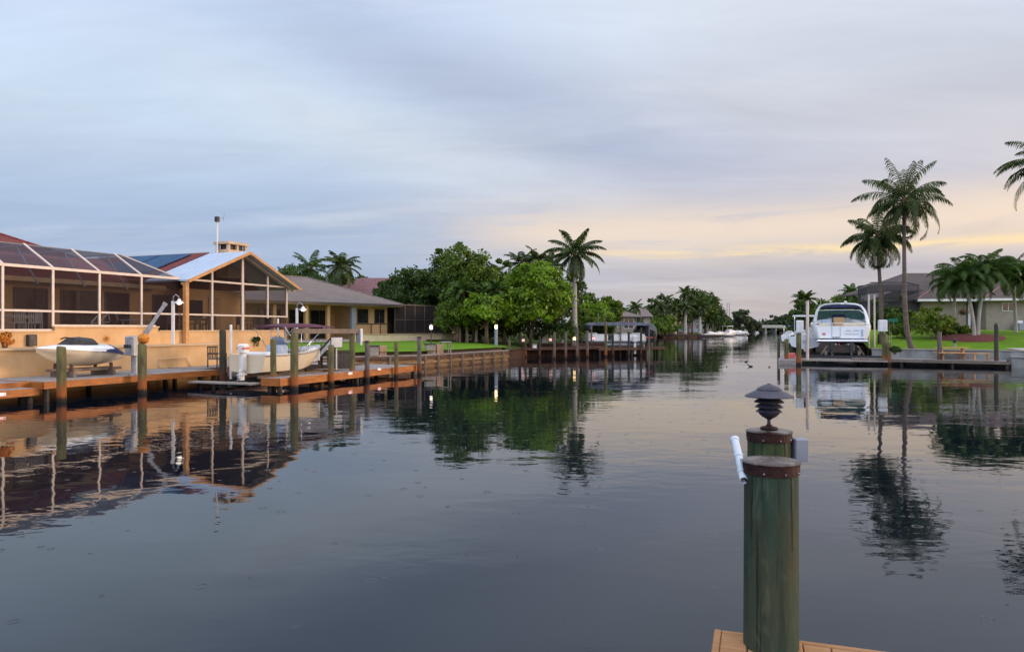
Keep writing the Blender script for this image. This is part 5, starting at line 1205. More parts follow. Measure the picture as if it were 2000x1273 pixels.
simple_house('far_house', 'tan far house behind the moored white cruiser', 1388, 245, 9, 8, 1.3, 4.6, 6.6, 'tanwall', 'brownshingle', 0.1, 3)

# ================================================================== FAR LEFT BANK
hut = thing('tiki_hut', 'brown roofed boat shelter on the far dock below the palms', 'hut', (*uvD(1319, 196), 0.9), 0.15)
mb = MB(); mb.add([(-3.4,-2,2.4),(3.4,-2,2.4),(3.4,2,2.4),(-3.4,2,2.4),(-1.2,0,3.9),(1.6,0,3.9)], [(0,1,5,4),(1,2,5),(2,3,4,5),(3,0,4),(3,2,1,0)]); mb.build('roof', M['brownwood'], hut, local=True)
for x in (-3.1, 0, 3.1):
    for y in (-1.8, 1.8): mb = MB(); mb.bar((x,y,0), (x,y,2.4), 0.22); mb.build('post', M['brownwood'], hut, local=True)
mb = MB(); mb.bbox((-3,-1.2,0), (3,1.4,0.8), b=0.1); mb.build('counter', M['greywood'], hut, local=True)
dock('far_dock', 'long dark brown dock on the distant left bank', Frame(39.0, 189, math.atan2(3,17)), [(0,18,0,3,0.8)], 'brownwood', 'darkwood', fh=0.5, loc=(48,191,0), pile_step=3)
def cruiser_small(name, label, u, D, w, z, rz, top=True, hm='gel', scale=1.0, cab='white', group=None):
    x, y = uvD(u, D); c = thing(name, label, 'boat', (x, y, z), rz, group); s = scale
    st = [(0,1.2*s,1.0*s,0.05*s,0.3*s,1.1*s), (2.5*s,1.25*s,1.05*s,0,0.25*s,1.15*s), (5*s,1.0*s,0.7*s,0.1*s,0.45*s,1.35*s), (6.6*s,0.5*s,0.25*s,0.5*s,0.9*s,1.55*s), (7.3*s,0.05*s,0.03*s,1.2*s,1.4*s,1.7*s)]
    mb = MB(); hull(mb, st); mb.build('hull', M[hm], c, smooth='auto', local=True); mb = MB(); deckrim(mb, st, 0.2*s, 0.75*s); mb.build('deck', M['gel'], c, local=True)
    shell([(2.2*s,0.75*s,1.1*s,1.9*s), (3.6*s,0.8*s,1.15*s,2.0*s), (4.8*s,0.6*s,1.3*s,1.6*s), (6.0*s,0.2*s,1.45*s,1.6*s)], 'cabin', M[cab], c)
    if top:
        mb = MB(); mb.bbox((-0.95*s,1.0*s,2.75*s), (0.95*s,3.6*s,2.87*s), b=0.05*s); mb.build('hardtop', M[top if isinstance(top, str) else 'white'], c, local=True)
        mb = MB()
        for xx in (-0.8*s, 0.8*s):
            for yy in (1.2*s, 3.3*s): mb.path([(xx,yy,1.0*s), (xx,yy,2.76*s)], 0.03*s, 6)
        mb.build('hardtop_frame', M['chrome'], c, local=True)
    mb = MB(); mb.bbox((-0.2*s,-0.45*s,0.75*s), (0.2*s,0.0,1.35*s), b=0.06*s); mb.bbox((-0.07*s,-0.35*s,-0.1*s), (0.07*s,-0.12*s,0.76*s), b=0.02*s); mb.build('outboard', M['white'], c, local=True)
    return c
cruiser_small('motor_boat', 'white motor boat moored on the far bank, nearest the hut', 1372, 205, 2, 0.1, -1.2, False, scale=0.8)
cruiser_small('motor_boat', 'white motor boat moored between the hut and the cabin cruiser', 1392, 212, 2, 0.1, -1.0, False, scale=0.8)
cruiser_small('cabin_cruiser', 'white cabin cruiser with hardtop at the end of the far bank', 1411, 222, 3, 0.0, -0.9, True, scale=1.15)
cruiser_small('motor_boat', 'small white boat just left of the bridge', 1432, 262, 2, 0.0, -1.2, False, scale=0.9)
# bridge
br = thing('road_bridge', 'low pale concrete road bridge across the far end of the canal', 'bridge', (142.5, 398, 0), math.atan2(4,32))
mb = MB(); mb.box((-16,-3,2.9), (16,3,3.6)); mb.build('deck', M['concrete'], br, local=True)
for y in (-3.1, 2.9): mb = MB(); mb.box((-16,y,3.6), (16,y+0.2,4.5)); mb.build('parapet', M['concrete'], br, local=True)
for x in (-9, -3, 3, 9): mb = MB(); mb.box((x-0.3,-2.8,-1), (x+0.3,2.8,2.9)); mb.build('pier', M['stone'], br, local=True)
mb = MB(); mb.box((-16,-3.3,-1), (-13.5,3.3,2.9)); mb.box((13.5,-3.3,-1), (16,3.3,2.9)); mb.build('abutment', M['stone'], br, local=True)
for dx, lb in ((0,'thin red radio mast on the horizon, the left one of the pair'), (4.5,'thin red radio mast on the horizon, the right one of the pair')):
    x, y = uvD(1420+dx, 1200); t = thing('radio_mast', lb, 'mast', (x, y, 0), 0, 'pair of radio masts'); mb = MB(); H = 46
    for i in range(3): a = i*2.094; mb.path([(0.7*math.cos(a),0.7*math.sin(a),0), (0.4*math.cos(a),0.4*math.sin(a),H)], 0.09, 4)
    for k_ in range(23):
        z = k_*2
        for i in range(3): a = i*2.094; b_ = a+2.094; mb.bar((0.7*math.cos(a),0.7*math.sin(a),z), (0.65*math.cos(b_),0.65*math.sin(b_),z+2), 0.08)
    mb.build('lattice', M['rust'], t, local=True)

# ================================================================== RIGHT BANK: LIFTS, BOATS, DOCK
dock('timber_dock', 'pale grey dock along the right seawall carrying the picnic table', FR, [(-1.0,7.8,-2.3,-0.02,0.42)], 'deck', 'greywood', fh=0.20, loc=FR(3,-2))
RP = [(1835,648,FR,4.1,-2.2,.13,'pile_grey','grey piling with rusty foot left of the picnic table'), (1946,635,FR,7.75,-2.2,.12,'pile_dark','tall dark piling right of the picnic table')]
for i, (u, v, F, a, b, r, m, lb) in enumerate(RP):
    D = 46.2 if i == 0 else 44.4; x, y = uvD(u, D); piling(x, y, zat(v, D), r, lb, m, 'round pilings of the right dock', seed=70+i, cap='cone' if i else None)
pt = thing('picnic_table', 'new orange cedar picnic table on the right dock', 'picnic table', FR(4.75, -1.1, 0.42), R(-32.7+14))
mb = MB(); [mb.bbox((-0.9,-0.36+i*0.15,0.74), (0.9,-0.23+i*0.15,0.785), b=0.01) for i in range(5)]; mb.build('tabletop', M['cedar'], pt, local=True)
for y in (-0.75, 0.75): mb = MB(); mb.bbox((-0.9,y-0.14,0.42), (0.9,y+0.14,0.46), b=0.01); mb.build('bench', M['cedar'], pt, local=True)
for x in (-0.6, 0.6):
    mb = MB(); mb.bar((x,-0.62,0), (x,-0.15,0.74), 0.06, 0.12); mb.bar((x,0.62,0), (x,0.15,0.74), 0.06, 0.12); mb.bar((x,-0.8,0.38), (x,0.8,0.38), 0.06, 0.10); mb.build('leg', M['cedar'], pt, local=True)
bn = thing('cedar_bench', 'short cedar bench right of the picnic table', 'bench', FR(6.35, -1.35, 0.42), R(-32.7+8))
mb = MB(); mb.bbox((-0.5,-0.18,0.40), (0.5,0.18,0.45), b=0.01); mb.build('seat', M['cedar'], bn, local=True)
for x in (-0.36, 0.36): mb = MB(); mb.bbox((x-0.05,-0.15,0), (x+0.05,0.15,0.40), b=0.01); mb.build('leg', M['cedar'], bn, local=True)
urn = thing('garden_lantern', 'small dark garden lantern above the seawall behind the picnic table', 'lantern', gp(1865, 676), 0)
mb = MB(); mb.lathe([(0.16,-0.05),(0.16,0.02),(0.07,0.06),(0.07,0.25)], n=10); mb.build('base', M['stone'], urn, smooth='auto', local=True); mb = MB(); mb.lathe([(0.12,0.25),(0.13,0.42),(0.18,0.43),(0.03,0.56)], n=10); mb.build('head', M['darkmetal'], urn, smooth='auto', local=True)

# cruiser on the big lift
AX = R(-21.8)
BX, BY = uvD(1644, 50.5)
cr = thing('cabin_cruiser', 'large white cabin cruiser seen from its stern on the right boat lift', 'boat', (BX, BY, 1.30), AX)
stc = [(0,1.58,1.42,0.06,0.36,1.28), (0.12,1.76,1.54,0.04,0.35,1.31), (0.35,1.86,1.62,0.02,0.34,1.34), (0.8,1.92,1.68,-0.02,0.32,1.36), (3,1.98,1.70,-0.06,0.32,1.44), (5.5,1.92,1.5,-0.06,0.45,1.60), (8,1.45,0.9,0.05,0.8,1.85), (9.6,0.7,0.35,0.55,1.35,2.02), (10.4,0.05,0.03,1.5,1.8,2.12)]
mb = MB(); hull(mb, stc); mb.build('hull', M['gel'], cr, smooth='auto', local=True)
mb = MB(); deckrim(mb, stc, 0.22, 0.75); mb.build('deck', M['gel'], cr, local=True)
mb = MB(); hull(mb, [(y_+(-0.010 if i_ == 0 else 0), hc_+0.012, hc_+0.006, zk_-0.012, zc_-0.006, zc_+0.07) for i_, (y_, hb_, hc_, zk_, zc_, zs_) in enumerate(stc)]); mb.build('bottom_paint', M['antifoul'], cr, smooth='auto', local=True)
mb = MB(); mb.bbox((-1.66,-0.45,0.22), (1.66,0.0,0.34), b=0.10); mb.build('swim_platform', M['gel'], cr, local=True)
mb = MB(); mb.box((-1.60,-0.40,0.14), (1.60,-0.02,0.215)); mb.build('bottom_edge', M['black'], cr, local=True)
mb = MB(); mb.box((-1.46,-0.01,0.35), (1.46,-0.003,0.40)); mb.box((-0.66,-0.02,0.42), (-0.62,-0.004,1.30)); mb.box((-0.12,-0.02,0.42), (-0.08,-0.004,1.30)); mb.build('transom_door', M['bluecover'], cr, local=True)
for a_, b_, c_2, d_2, m_ in ((-0.60,0.46,-0.14,0.54,'greybox'), (-1.25,0.66,-1.05,0.80,'red'), (1.22,0.55,1.36,1.05,'bluecover'), (0.25,0.96,0.6,1.0,'bluecover'), (0.75,0.96,1.1,1.01,'bluecover'), (0.2,0.72,1.1,0.75,'bluecover')): mb = MB(); mb.bbox((a_,-0.03,b_), (c_2,-0.008,d_2), b=0.008); mb.build('hatch', M[m_], cr, local=True)
mb = MB(); mb.path([(-1.8,6.5,1.75),(-1.86,4,1.78),(-1.84,1.2,1.68),(-1.72,0.25,1.6),(-1.5,0.05,1.5),(1.5,0.05,1.5),(1.72,0.25,1.6),(1.84,1.2,1.68),(1.86,4,1.78),(1.8,6.5,1.75)], 0.018, 6); mb.build('stern_rail', M['chrome'], cr, smooth=True, local=True)
for x in (-0.62, 0.62):
    mb = MB(); mb.bbox((x-0.17,-0.50,-0.52), (x+0.17,0.0,0.12), b=0.06); mb.bbox((x-0.08,-0.62,-0.95), (x+0.08,-0.2,-0.5), b=0.03); mb.box((x-0.22,-0.66,-0.58), (x+0.22,-0.2,-0.54)); dr = mb.build('stern_drive', M['darkmetal'], cr, local=True)
    mb = MB()
    for i in range(3): a = i*2.09; mb.bar((x,-0.68,-0.76), (x+0.2*math.cos(a),-0.70,-0.76+0.2*math.sin(a)), 0.1, 0.02)
    mb.build('propeller', M['steel'], dr, local=True)
for x, m_ in ((-0.42,'white'), (-0.2,'lamp_pink'), (0.42,'white'), (0.68,'white')): mb = MB(); mb.lathe([(0.06,-0.05),(0.07,0.05)], (x,-0.3,0.02), 8); mb.build('exhaust_port', M[m_ if m_ != 'lamp_pink' else 'red'], cr, local=True)
# cockpit furniture, windshield, arch
mb = MB(); mb.bbox((-1.5,0.25,0.75), (-0.75,0.9,1.45), b=0.06); mb.bbox((0.1,0.3,0.75), (1.5,0.9,1.48), b=0.06); mb.build('seat', M['cream_gel'], cr, local=True)
mb = MB(); mb.bbox((-0.45,2.4,0.75), (0.35,3.0,1.95), b=0.07); mb.build('helm_seat', M['stucco2'], cr, local=True)
mb = MB(); mb.bbox((-0.5,2.95,1.55), (0.4,3.05,2.15), b=0.03); mb.build('seat_back', M['navy'], cr, local=True)
mb = MB(); mb.bbox((-1.25,1.9,0.75), (-0.6,2.6,1.78), b=0.06); mb.build('wet_bar', M['bluecover'], cr, local=True)
shell([(4.85,1.60,1.55,2.05), (5.3,1.6,1.6,2.15), (6.5,1.35,1.7,2.25), (8.6,0.7,1.9,2.15), (9.8,0.15,2.0,2.08)], 'cabin_top', M['gel'], cr)
mb = MB(); ws = [(-1.74,3.1,1.5),(-1.6,4.3,1.75),(-0.7,4.95,1.85),(0.7,4.95,1.85),(1.6,4.3,1.75),(1.74,3.1,1.5)]
up_ = [(-1.6,2.9,2.25),(-1.4,3.7,2.48),(-0.6,4.15,2.52),(0.6,4.15,2.52),(1.4,3.7,2.48),(1.6,2.9,2.25)]
o_ = ws+up_; mb.add(o_, [(i, i+1, i+7, i+6) for i in range(5)]); mb.build('windshield', M['greenglass'], cr, local=True)
mb = MB(); mb.path(up_, 0.03, 6); mb.path(ws, 0.03, 6); mb.build('windshield_frame', M['gel'], cr, smooth=True, local=True)
mb = MB()
for sx in (-1, 1):
    mb.path([(sx*1.74,0.8,1.34), (sx*1.68,1.15,1.9), (sx*1.56,1.5,2.42), (sx*1.36,1.78,2.74), (sx*1.05,1.9,2.87), (sx*0.5,1.92,2.92), (0,1.92,2.93)], [0.15,0.11,0.09,0.08,0.07,0.07,0.07], 8); mb.build('radar_arch', M['gel'], cr, local=True)
shell([(1.9,1.30,2.64,2.88), (2.6,1.34,2.66,2.95), (3.6,1.25,2.62,2.86)], 'canvas_top', M['navy'], cr)
mb = MB(); mb.lathe([(0.1,0),(0.12,0.12),(0.05,0.2)], (0.35,1.9,2.93), 10); mb.path([(-1.3,2,2.9), (-1.35,1.9,3.4)], 0.012, 5); mb.build('antenna', M['white'], cr, local=True)
# the lift itself
lf = thing('boat_lift', 'steel cradle and dark beams carrying the large cruiser', 'boat lift', (BX, BY, 0), AX)
for y in (-1.3, 5.0):
    mb = MB(); mb.bar((-2.7,y,0.42), (2.9,y,0.42), 0.16, 0.3); mb.build('cradle_beam', M['darkmetal'], lf, local=True)
for x in (-1.05, 1.05): mb = MB(); mb.bar((x,-1.2,0.72), (x,5.6,0.72), 0.16, 0.26); mb.bar((x*1.3,-0.6,0.6),(x*0.9,-0.6,1.25),0.1); mb.build('bunk', M['greywood'], lf, local=True)
mb = MB(); mb.bar((-3.0,-2.3,0.25), (3.0,-2.3,0.25), 0.5, 0.10); mb.bar((-2.9,-1.9,0.32), (2.9,-1.9,0.32), 0.12, 0.12); mb.build('catwalk', M['stone'], lf, local=True)
mb = MB()
for x0_ in (-2.75, 2.85):
    for i in range(2): mb.path([(x0_+0.1*i,-1.3,0.5), (x0_+0.1*i,-1.35,2.2)], 0.012, 5)
mb.build('cable', M['steel'], lf, local=True)
FB = Frame(BX, BY, AX)
LP = [(1560,650,47.6,.16,'pile','thick olive lift piling under the left white motor box'), (1728,652,47.6,.17,'pile','thick lift piling under the right white motor box'), (1718,652,53.5,.14,'pile_dark','rear lift piling behind the right motor box'),
      (1521,660,52.0,.10,'pile_dark','outermost slim dark piling left of the lifts'), (1536,662,49.0,.14,'pile','olive piling second from the outer end of the lifts'), (1547,655,56.0,.13,'pile_dark','dark lift piling behind the floating platform'), (1590,655,56.5,.12,'pile_dark','rear lift piling hidden beside the cruiser bow'),
      (1737,668,47.2,.12,'pile','rusty footed piling where the right dock begins')]
for i, (u, v, D, r, m, lb) in enumerate(LP):
    x, y = uvD(u, D); piling(x, y, zat(v, D), r, lb, m, 'round pilings of the right boat lifts', seed=90+i)
def motor_box(u, v, D, w, h, label):
    x, y = uvD(u, D); z = zat(v, D); t = thing('lift_motor_box', label, 'motor box', (x, y, z), AX, 'white lift motor boxes'); mb = MB(); mb.bbox((-w/2,-0.3,0), (w/2,0.45,h), b=0.04); mb.build('cover', M['white'], t, local=True)
    mb = MB(); mb.bbox((w/2+0.002,-0.12,0.12), (w/2+0.14,0.2,h-0.12), b=0.02); mb.build('motor', M['darkmetal'], t, local=True)
motor_box(1562, 647, 47.6, 0.46, 0.72, 'white motor box on the left lift piling'); motor_box(1724, 647, 47.6, 0.50, 0.76, 'white motor box on the right lift piling')
for u, v0, v1, D, r, lb in ((1577,588,702,48.4,.10,'thick pale guide post left of the cruiser'), (1697,575,672,51.5,.07,'tall pale guide post close to the cruiser'), (1708,575,672,51.5,.06,'tall pale guide post right of its twin')):
    x, y = uvD(u, D); t = thing('guide_post', lb, 'guide post', (x, y, 0.3), 0, 'pale guide posts of the big lift'); mb = MB(); mb.path([(0,0,0), (0,0,zat(v0,D)-0.3)], r, 10); mb.build('tube', M['alu'], t, smooth='auto', local=True); mb = MB(); mb.path([(0,0,zat(v0,D)-0.3), (0,0,zat(v0,D)-0.26)], r*1.1, 10); mb.build('cap', M['stone'], t, local=True)
fp = thing('floating_platform', 'grey floating platform between the outer lift pilings', 'platform', (*uvD(1543, 50), 0), AX)
mb = MB(); mb.bbox((-0.75,-1.5,-0.1), (0.75,3.5,0.32), b=0.05); mb.build('float', M['stone'], fp, local=True); mb = MB(); [mb.box((-0.72,-1.45+i*0.3,0.321), (0.72,-1.2+i*0.3,0.35)) for i in range(16)]; mb.build('decking', M['deck'], fp, local=True)
mb = MB(); mb.bbox((-0.3,0.2,0.36),(0.35,0.7,0.7), b=0.05); mb.build('step_box', M['red'], fp, local=True)
cruiser_small('motor_boat', 'white boat with hardtop on the lift left of the cruiser', 1572, 55.5, 2, 0.75, AX, True, scale=0.95)
cruiser_small('motor_boat', 'white boat with a navy canvas top beyond the outer lift pilings', 1541, 86, 2, 0.7, AX, 'navy', scale=0.75)
gs = thing('street_sign', 'small teal sign plate in the shrubs behind the right lift', 'sign', (*uvD(1745, 58), 1.6), 0)
mb = MB(); mb.path([(0,0,0), (0,0,1.6)], 0.03, 6); mb.build('post', M['steel'], gs, local=True); mb = MB(); mb.box((-0.5,-0.06,1.35), (0.35,-0.04,1.62)); mb.build('plate', M['green'], gs, local=True)
# birds
for u, v, s, rz, lb in ((1457,707,.55,0.4,'dark duck on the water, the farther of the big pair'), (1466,716,.6,2.6,'dark duck on the water, the nearer of the big pair'), (1419,716,0.35,1.0,'tiny dark duck on the left of the group'), (1503,717,0.35,2.0,'tiny dark duck on the right, nearest the lifts')):
    D = EYE*FPX/(v-HOR); x, y = uvD(u, D); t = thing('duck', lb, 'duck', (x, y, 0), rz, 'ducks swimming mid canal')
    mb = MB(); mb.path([(-0.24*s,0,0.08*s),(-0.16*s,0,0.06*s),(0,0,0.05*s),(0.12*s,0,0.06*s),(0.18*s,0,0.12*s),(0.20*s,0,0.19*s),(0.24*s,0,0.225*s),(0.30*s,0,0.215*s),(0.36*s,0,0.20*s)], [0.02*s,0.07*s,0.105*s,0.09*s,0.05*s,0.035*s,0.045*s,0.022*s,0.010*s], 10); mb.build('body', M['duck'], t, smooth=True, local=True)

# ================================================================== TREES
# behind house 1 and the bungalow
def uvp(u, D): return uvD(u, D)
x, y = uvp(600, 84); palm('coconut_palm', 'coconut palm with upright fronds behind the grey roof, the left one', x, y, 1.5, zat(524,84)-1.5, 3, 3.2, 20, 20, 0.7, (0.2,0.14), (0.4,0), 'palm_green', group='palms behind the bungalow', wid=0.07, nuts=0)
x, y = uvp(663, 82); palm('coconut_palm', 'coconut palm with a rusty trunk above the grey roof, the right one', x, y, 1.5, zat(520,82)-1.5, 8, 3.0, 24, 20, 0.75, (0.2,0.14), (0.2,0), 'palm_leaf', group='palms behind the bungalow', wid=0.07, tm='palm_trunk')
for u, v, D, rx, rz_, sd_, lb in ((572,528,90,3.4,1.6,1,'low shrubby tree peeking over the porch gable'), (640,545,88,2.4,2.0,2,'dark shrubby tree between the two rear palms'), (692,538,92,1.8,1.7,4,'dark shrubby tree right of the rusty palm trunk')):
    x, y = uvp(u, D); tree('shrub_tree', lb, 'tree', x, y, 1.5, zat(v-4,D)-1.5, rx, rz_, sd_, M['leaf_dark'], 0.17, 40, 3200, group='low trees behind the bungalow')
# dark trees over the pool cage
for u, v, D, rx, rz_, sd_, m_, lb in ((765,548,80,2.0,2.3,11,'leaf_dark','rounded dark tree at the left end of the tree belt'), (815,530,78,3.3,3.4,12,'leaf_dark','wide dark tree directly above the dark pool cage'), (858,540,80,2.6,3.6,13,'leaf_dark','dark tree filling the gap left of the tallest tree')):
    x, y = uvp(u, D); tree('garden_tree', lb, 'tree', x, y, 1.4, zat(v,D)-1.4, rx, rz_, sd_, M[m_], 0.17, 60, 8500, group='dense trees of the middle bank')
for u, v, D, rx, rz_, sd_, m_, lb in ((908,476,70,2.1,3.6,14,'leaf_mid','tallest bushy tree with a narrow leafy top'), (950,502,71,2.4,3.6,15,'leaf_mid','broad mid green tree right of the tallest one'), (985,522,72,2.3,3.4,16,'leaf_mid','tree between the tall tree and the sea grape'),
                                      (925,556,62,2.6,2.2,17,'leaf_mid','low leafy canopy over the slanting trunks'), (950,575,58.5,1.7,1.4,26,'leaf_bright','bright low canopy in front of the slanting palm'), (893,585,59,1.4,1.4,27,'leaf_mid','low canopy above the leftmost grove palms'), (860,500,76,1.8,3.4,28,'leaf_dark','dark upright tree against the left side of the tallest tree'), (902,560,64,1.9,2.4,22,'leaf_mid','leafy tree at the right end of the dark cage')):
    x, y = uvp(u, D); tree('garden_tree', lb, 'tree', x, y, 1.3, zat(v,D)-1.3, rx, rz_, sd_, M[m_], 0.15, 75, 11000, group='dense trees of the middle bank')
for i, (u, D, b_, lb) in enumerate(((905,60,0.2,'palm with a pale trunk in the grove, leftmost'), (920,59,-0.3,'palm with a thick trunk in the grove, second from the left'), (938,60.5,0.1,'palm with a straight trunk in the grove, third'), (956,59.5,0.9,'palm with a slanting trunk in the grove, rightmost'))):
    x, y = uvp(u-8, D); palm('grove_palm', lb, x, y, 1.3, 3.9+0.3*(i%2), 30+i, 1.5, 18, 22, 0.40, (0.13,0.09), (b_,0), 'palm_green', 'royal_trunk' if i != 1 else 'palm_trunk', group='slender palms under the tall trees', wid=0.05, elmin=-0.2, elmax=1.4)
x, y = uvp(1036, 60.8); tree('sea_grape', 'round bright green sea grape tree overhanging the brown dock', 'tree', x, y, 1.2, zat(524,60.8)-1.2, 2.75, 2.9, 21, M['leaf_bright'], 0.15, 110, 17000, trunk=0.14, low=0.15, lean=0.3)
x, y = uvp(985, 61.5); tree('garden_tree', 'bright green bushy tree left of the sea grape', 'tree', x, y, 1.2, zat(548,61.5)-1.2, 1.7, 2.4, 23, M['leaf_bright'], 0.14, 60, 8500, group='dense trees of the middle bank')
for u, v, D, sd_, h_, lb in ((1048,512,72,41,0,'dark coconut palm rising behind the sea grape, the left one'), (1066,524,74,43,0,'dark coconut palm rising behind the sea grape, next to the royal palm'), (1015,515,74,44,0,'small dark palm top between the trees and the sea grape')):
    x, y = uvp(u, D); palm('coconut_palm', lb, x, y, 1.3, zat(v,D)-1.3, sd_, 2.3, 26, 20, 0.62, (0.17,0.12), (0.2,0), 'palm_leaf', group='dark palms behind the sea grape', wid=0.06, elmin=-0.9)
x, y = uvp(1122, 62.5); palm('royal_palm', 'tall royal palm with a pale trunk standing over the middle docks', x, y, 1.2, zat(514,62.5)-1.2, 47, 3.25, 28, 40, 0.70, (0.28,0.19), (0.0,0), 'palm_leaf', 'royal_trunk', shaft=True, wid=0.04, elmin=-1.1, elmax=1.4, droop=(0.9,1.6), hang=1.0)
x, y = uvp(1098, 66); palm('grove_palm', 'slender palm just left of the royal palm', x, y, 1.2, zat(585,66)-1.2, 49, 1.8, 18, 22, 0.5, (0.14,0.10), (0.1,0), 'palm_leaf', 'royal_trunk', wid=0.05, elmin=-1.0)
for u, v, D, rx, rz_, sd_, m_, lb in ((1165,583,74,1.9,2.3,51,'leaf_bright','bright leafy bush tree right of the royal palm trunk'), (1135,600,70,1.0,1.7,52,'leaf_mid','small tree right behind the royal palm trunk'), (1190,580,84,1.3,1.8,53,'leaf_mid','leafy tree with a dark top behind the pale poles')):
    x, y = uvp(u, D); tree('bush_tree', lb, 'tree', x, y, 1.2, zat(v,D)-1.2, rx, rz_, sd_, M[m_], 0.15, 45, 6500, low=0.15, group='bushy trees behind the pontoon boat')
for u, v, D, sd_, lb in ((1213,607,100,55,'small palm behind the pale mauve house'), (1238,594,96,56,'small palm with a ragged top above the black covered boat')):
    x, y = uvp(u, D); palm('small_palm', lb, x, y, 1.3, zat(v+6,D)-1.3, sd_, 1.5, 16, 14, 0.5, (0.14,0.10), (0.2,0), 'palm_green', 'royal_trunk', group='small palms behind the middle docks', wid=0.08)
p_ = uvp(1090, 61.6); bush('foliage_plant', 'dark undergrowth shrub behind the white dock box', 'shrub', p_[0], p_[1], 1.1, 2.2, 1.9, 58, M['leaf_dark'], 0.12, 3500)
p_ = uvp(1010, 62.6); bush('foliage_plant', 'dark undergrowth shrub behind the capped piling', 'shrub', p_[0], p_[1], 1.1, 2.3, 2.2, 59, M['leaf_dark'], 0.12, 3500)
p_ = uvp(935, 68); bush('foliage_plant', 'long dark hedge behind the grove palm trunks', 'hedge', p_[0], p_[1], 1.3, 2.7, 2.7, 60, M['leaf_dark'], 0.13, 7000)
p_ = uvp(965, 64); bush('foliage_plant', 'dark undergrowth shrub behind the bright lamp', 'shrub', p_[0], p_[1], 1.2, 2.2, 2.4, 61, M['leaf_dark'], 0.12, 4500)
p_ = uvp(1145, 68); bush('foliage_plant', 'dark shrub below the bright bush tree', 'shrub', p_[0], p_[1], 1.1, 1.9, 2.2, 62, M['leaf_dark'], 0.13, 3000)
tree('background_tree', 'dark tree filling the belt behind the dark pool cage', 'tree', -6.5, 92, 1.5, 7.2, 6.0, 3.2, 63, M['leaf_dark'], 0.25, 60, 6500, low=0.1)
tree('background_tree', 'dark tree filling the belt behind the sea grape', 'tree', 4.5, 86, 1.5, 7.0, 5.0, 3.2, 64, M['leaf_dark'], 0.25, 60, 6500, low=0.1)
# far left bank group
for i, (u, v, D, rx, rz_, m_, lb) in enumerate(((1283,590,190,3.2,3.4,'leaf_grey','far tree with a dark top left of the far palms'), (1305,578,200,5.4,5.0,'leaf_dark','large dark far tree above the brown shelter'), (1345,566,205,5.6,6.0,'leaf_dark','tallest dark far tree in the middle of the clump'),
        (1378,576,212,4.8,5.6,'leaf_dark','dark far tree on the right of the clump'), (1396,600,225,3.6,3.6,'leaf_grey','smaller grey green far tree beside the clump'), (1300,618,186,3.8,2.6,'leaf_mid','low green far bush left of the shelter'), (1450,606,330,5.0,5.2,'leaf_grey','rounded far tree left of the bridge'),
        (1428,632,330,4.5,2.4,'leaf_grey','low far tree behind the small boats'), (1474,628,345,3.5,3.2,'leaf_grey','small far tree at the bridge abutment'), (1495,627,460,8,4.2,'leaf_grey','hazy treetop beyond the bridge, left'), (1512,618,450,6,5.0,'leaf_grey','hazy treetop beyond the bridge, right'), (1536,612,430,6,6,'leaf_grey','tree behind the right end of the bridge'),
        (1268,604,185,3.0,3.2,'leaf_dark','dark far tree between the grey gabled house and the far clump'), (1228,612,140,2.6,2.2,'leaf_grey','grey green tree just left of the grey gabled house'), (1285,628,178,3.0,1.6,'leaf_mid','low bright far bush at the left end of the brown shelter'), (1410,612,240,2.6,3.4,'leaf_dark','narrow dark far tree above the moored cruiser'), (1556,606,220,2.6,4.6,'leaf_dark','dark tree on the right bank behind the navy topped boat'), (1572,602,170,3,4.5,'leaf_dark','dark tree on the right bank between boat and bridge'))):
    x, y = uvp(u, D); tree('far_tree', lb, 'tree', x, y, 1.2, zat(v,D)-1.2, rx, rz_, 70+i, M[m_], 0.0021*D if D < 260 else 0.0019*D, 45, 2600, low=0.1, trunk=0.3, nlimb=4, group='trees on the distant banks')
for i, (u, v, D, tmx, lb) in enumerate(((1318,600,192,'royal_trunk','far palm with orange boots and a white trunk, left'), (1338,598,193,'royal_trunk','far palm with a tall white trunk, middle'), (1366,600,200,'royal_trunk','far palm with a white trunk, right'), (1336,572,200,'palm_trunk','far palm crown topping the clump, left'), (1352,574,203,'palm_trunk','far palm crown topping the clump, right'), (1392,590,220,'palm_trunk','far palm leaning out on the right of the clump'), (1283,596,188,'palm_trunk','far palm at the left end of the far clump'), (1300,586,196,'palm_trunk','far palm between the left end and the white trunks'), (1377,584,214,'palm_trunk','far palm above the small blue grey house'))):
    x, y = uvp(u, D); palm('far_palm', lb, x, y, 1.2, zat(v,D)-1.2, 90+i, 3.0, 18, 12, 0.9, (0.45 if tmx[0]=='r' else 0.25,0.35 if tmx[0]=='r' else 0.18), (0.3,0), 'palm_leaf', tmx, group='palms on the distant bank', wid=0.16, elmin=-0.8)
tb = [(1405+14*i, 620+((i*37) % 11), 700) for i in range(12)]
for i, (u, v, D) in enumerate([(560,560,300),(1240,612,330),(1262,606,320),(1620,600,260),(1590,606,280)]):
    x, y = uvp(u, D); tree('far_tree', ['far tree hidden behind the porch gable','far tree behind the pale blue grey roof, left','far tree behind the pale blue grey roof, right','far tree seen over the cruiser bow','far tree between the right bank palm and the cruiser'][i], 'tree', x, y, 1.5, zat(v,D)-1.5, 7, 4.5, 120+i, M['leaf_grey'], 0.5, 40, 2200, low=0.1, trunk=0.3, nlimb=4, group='trees on the distant banks')
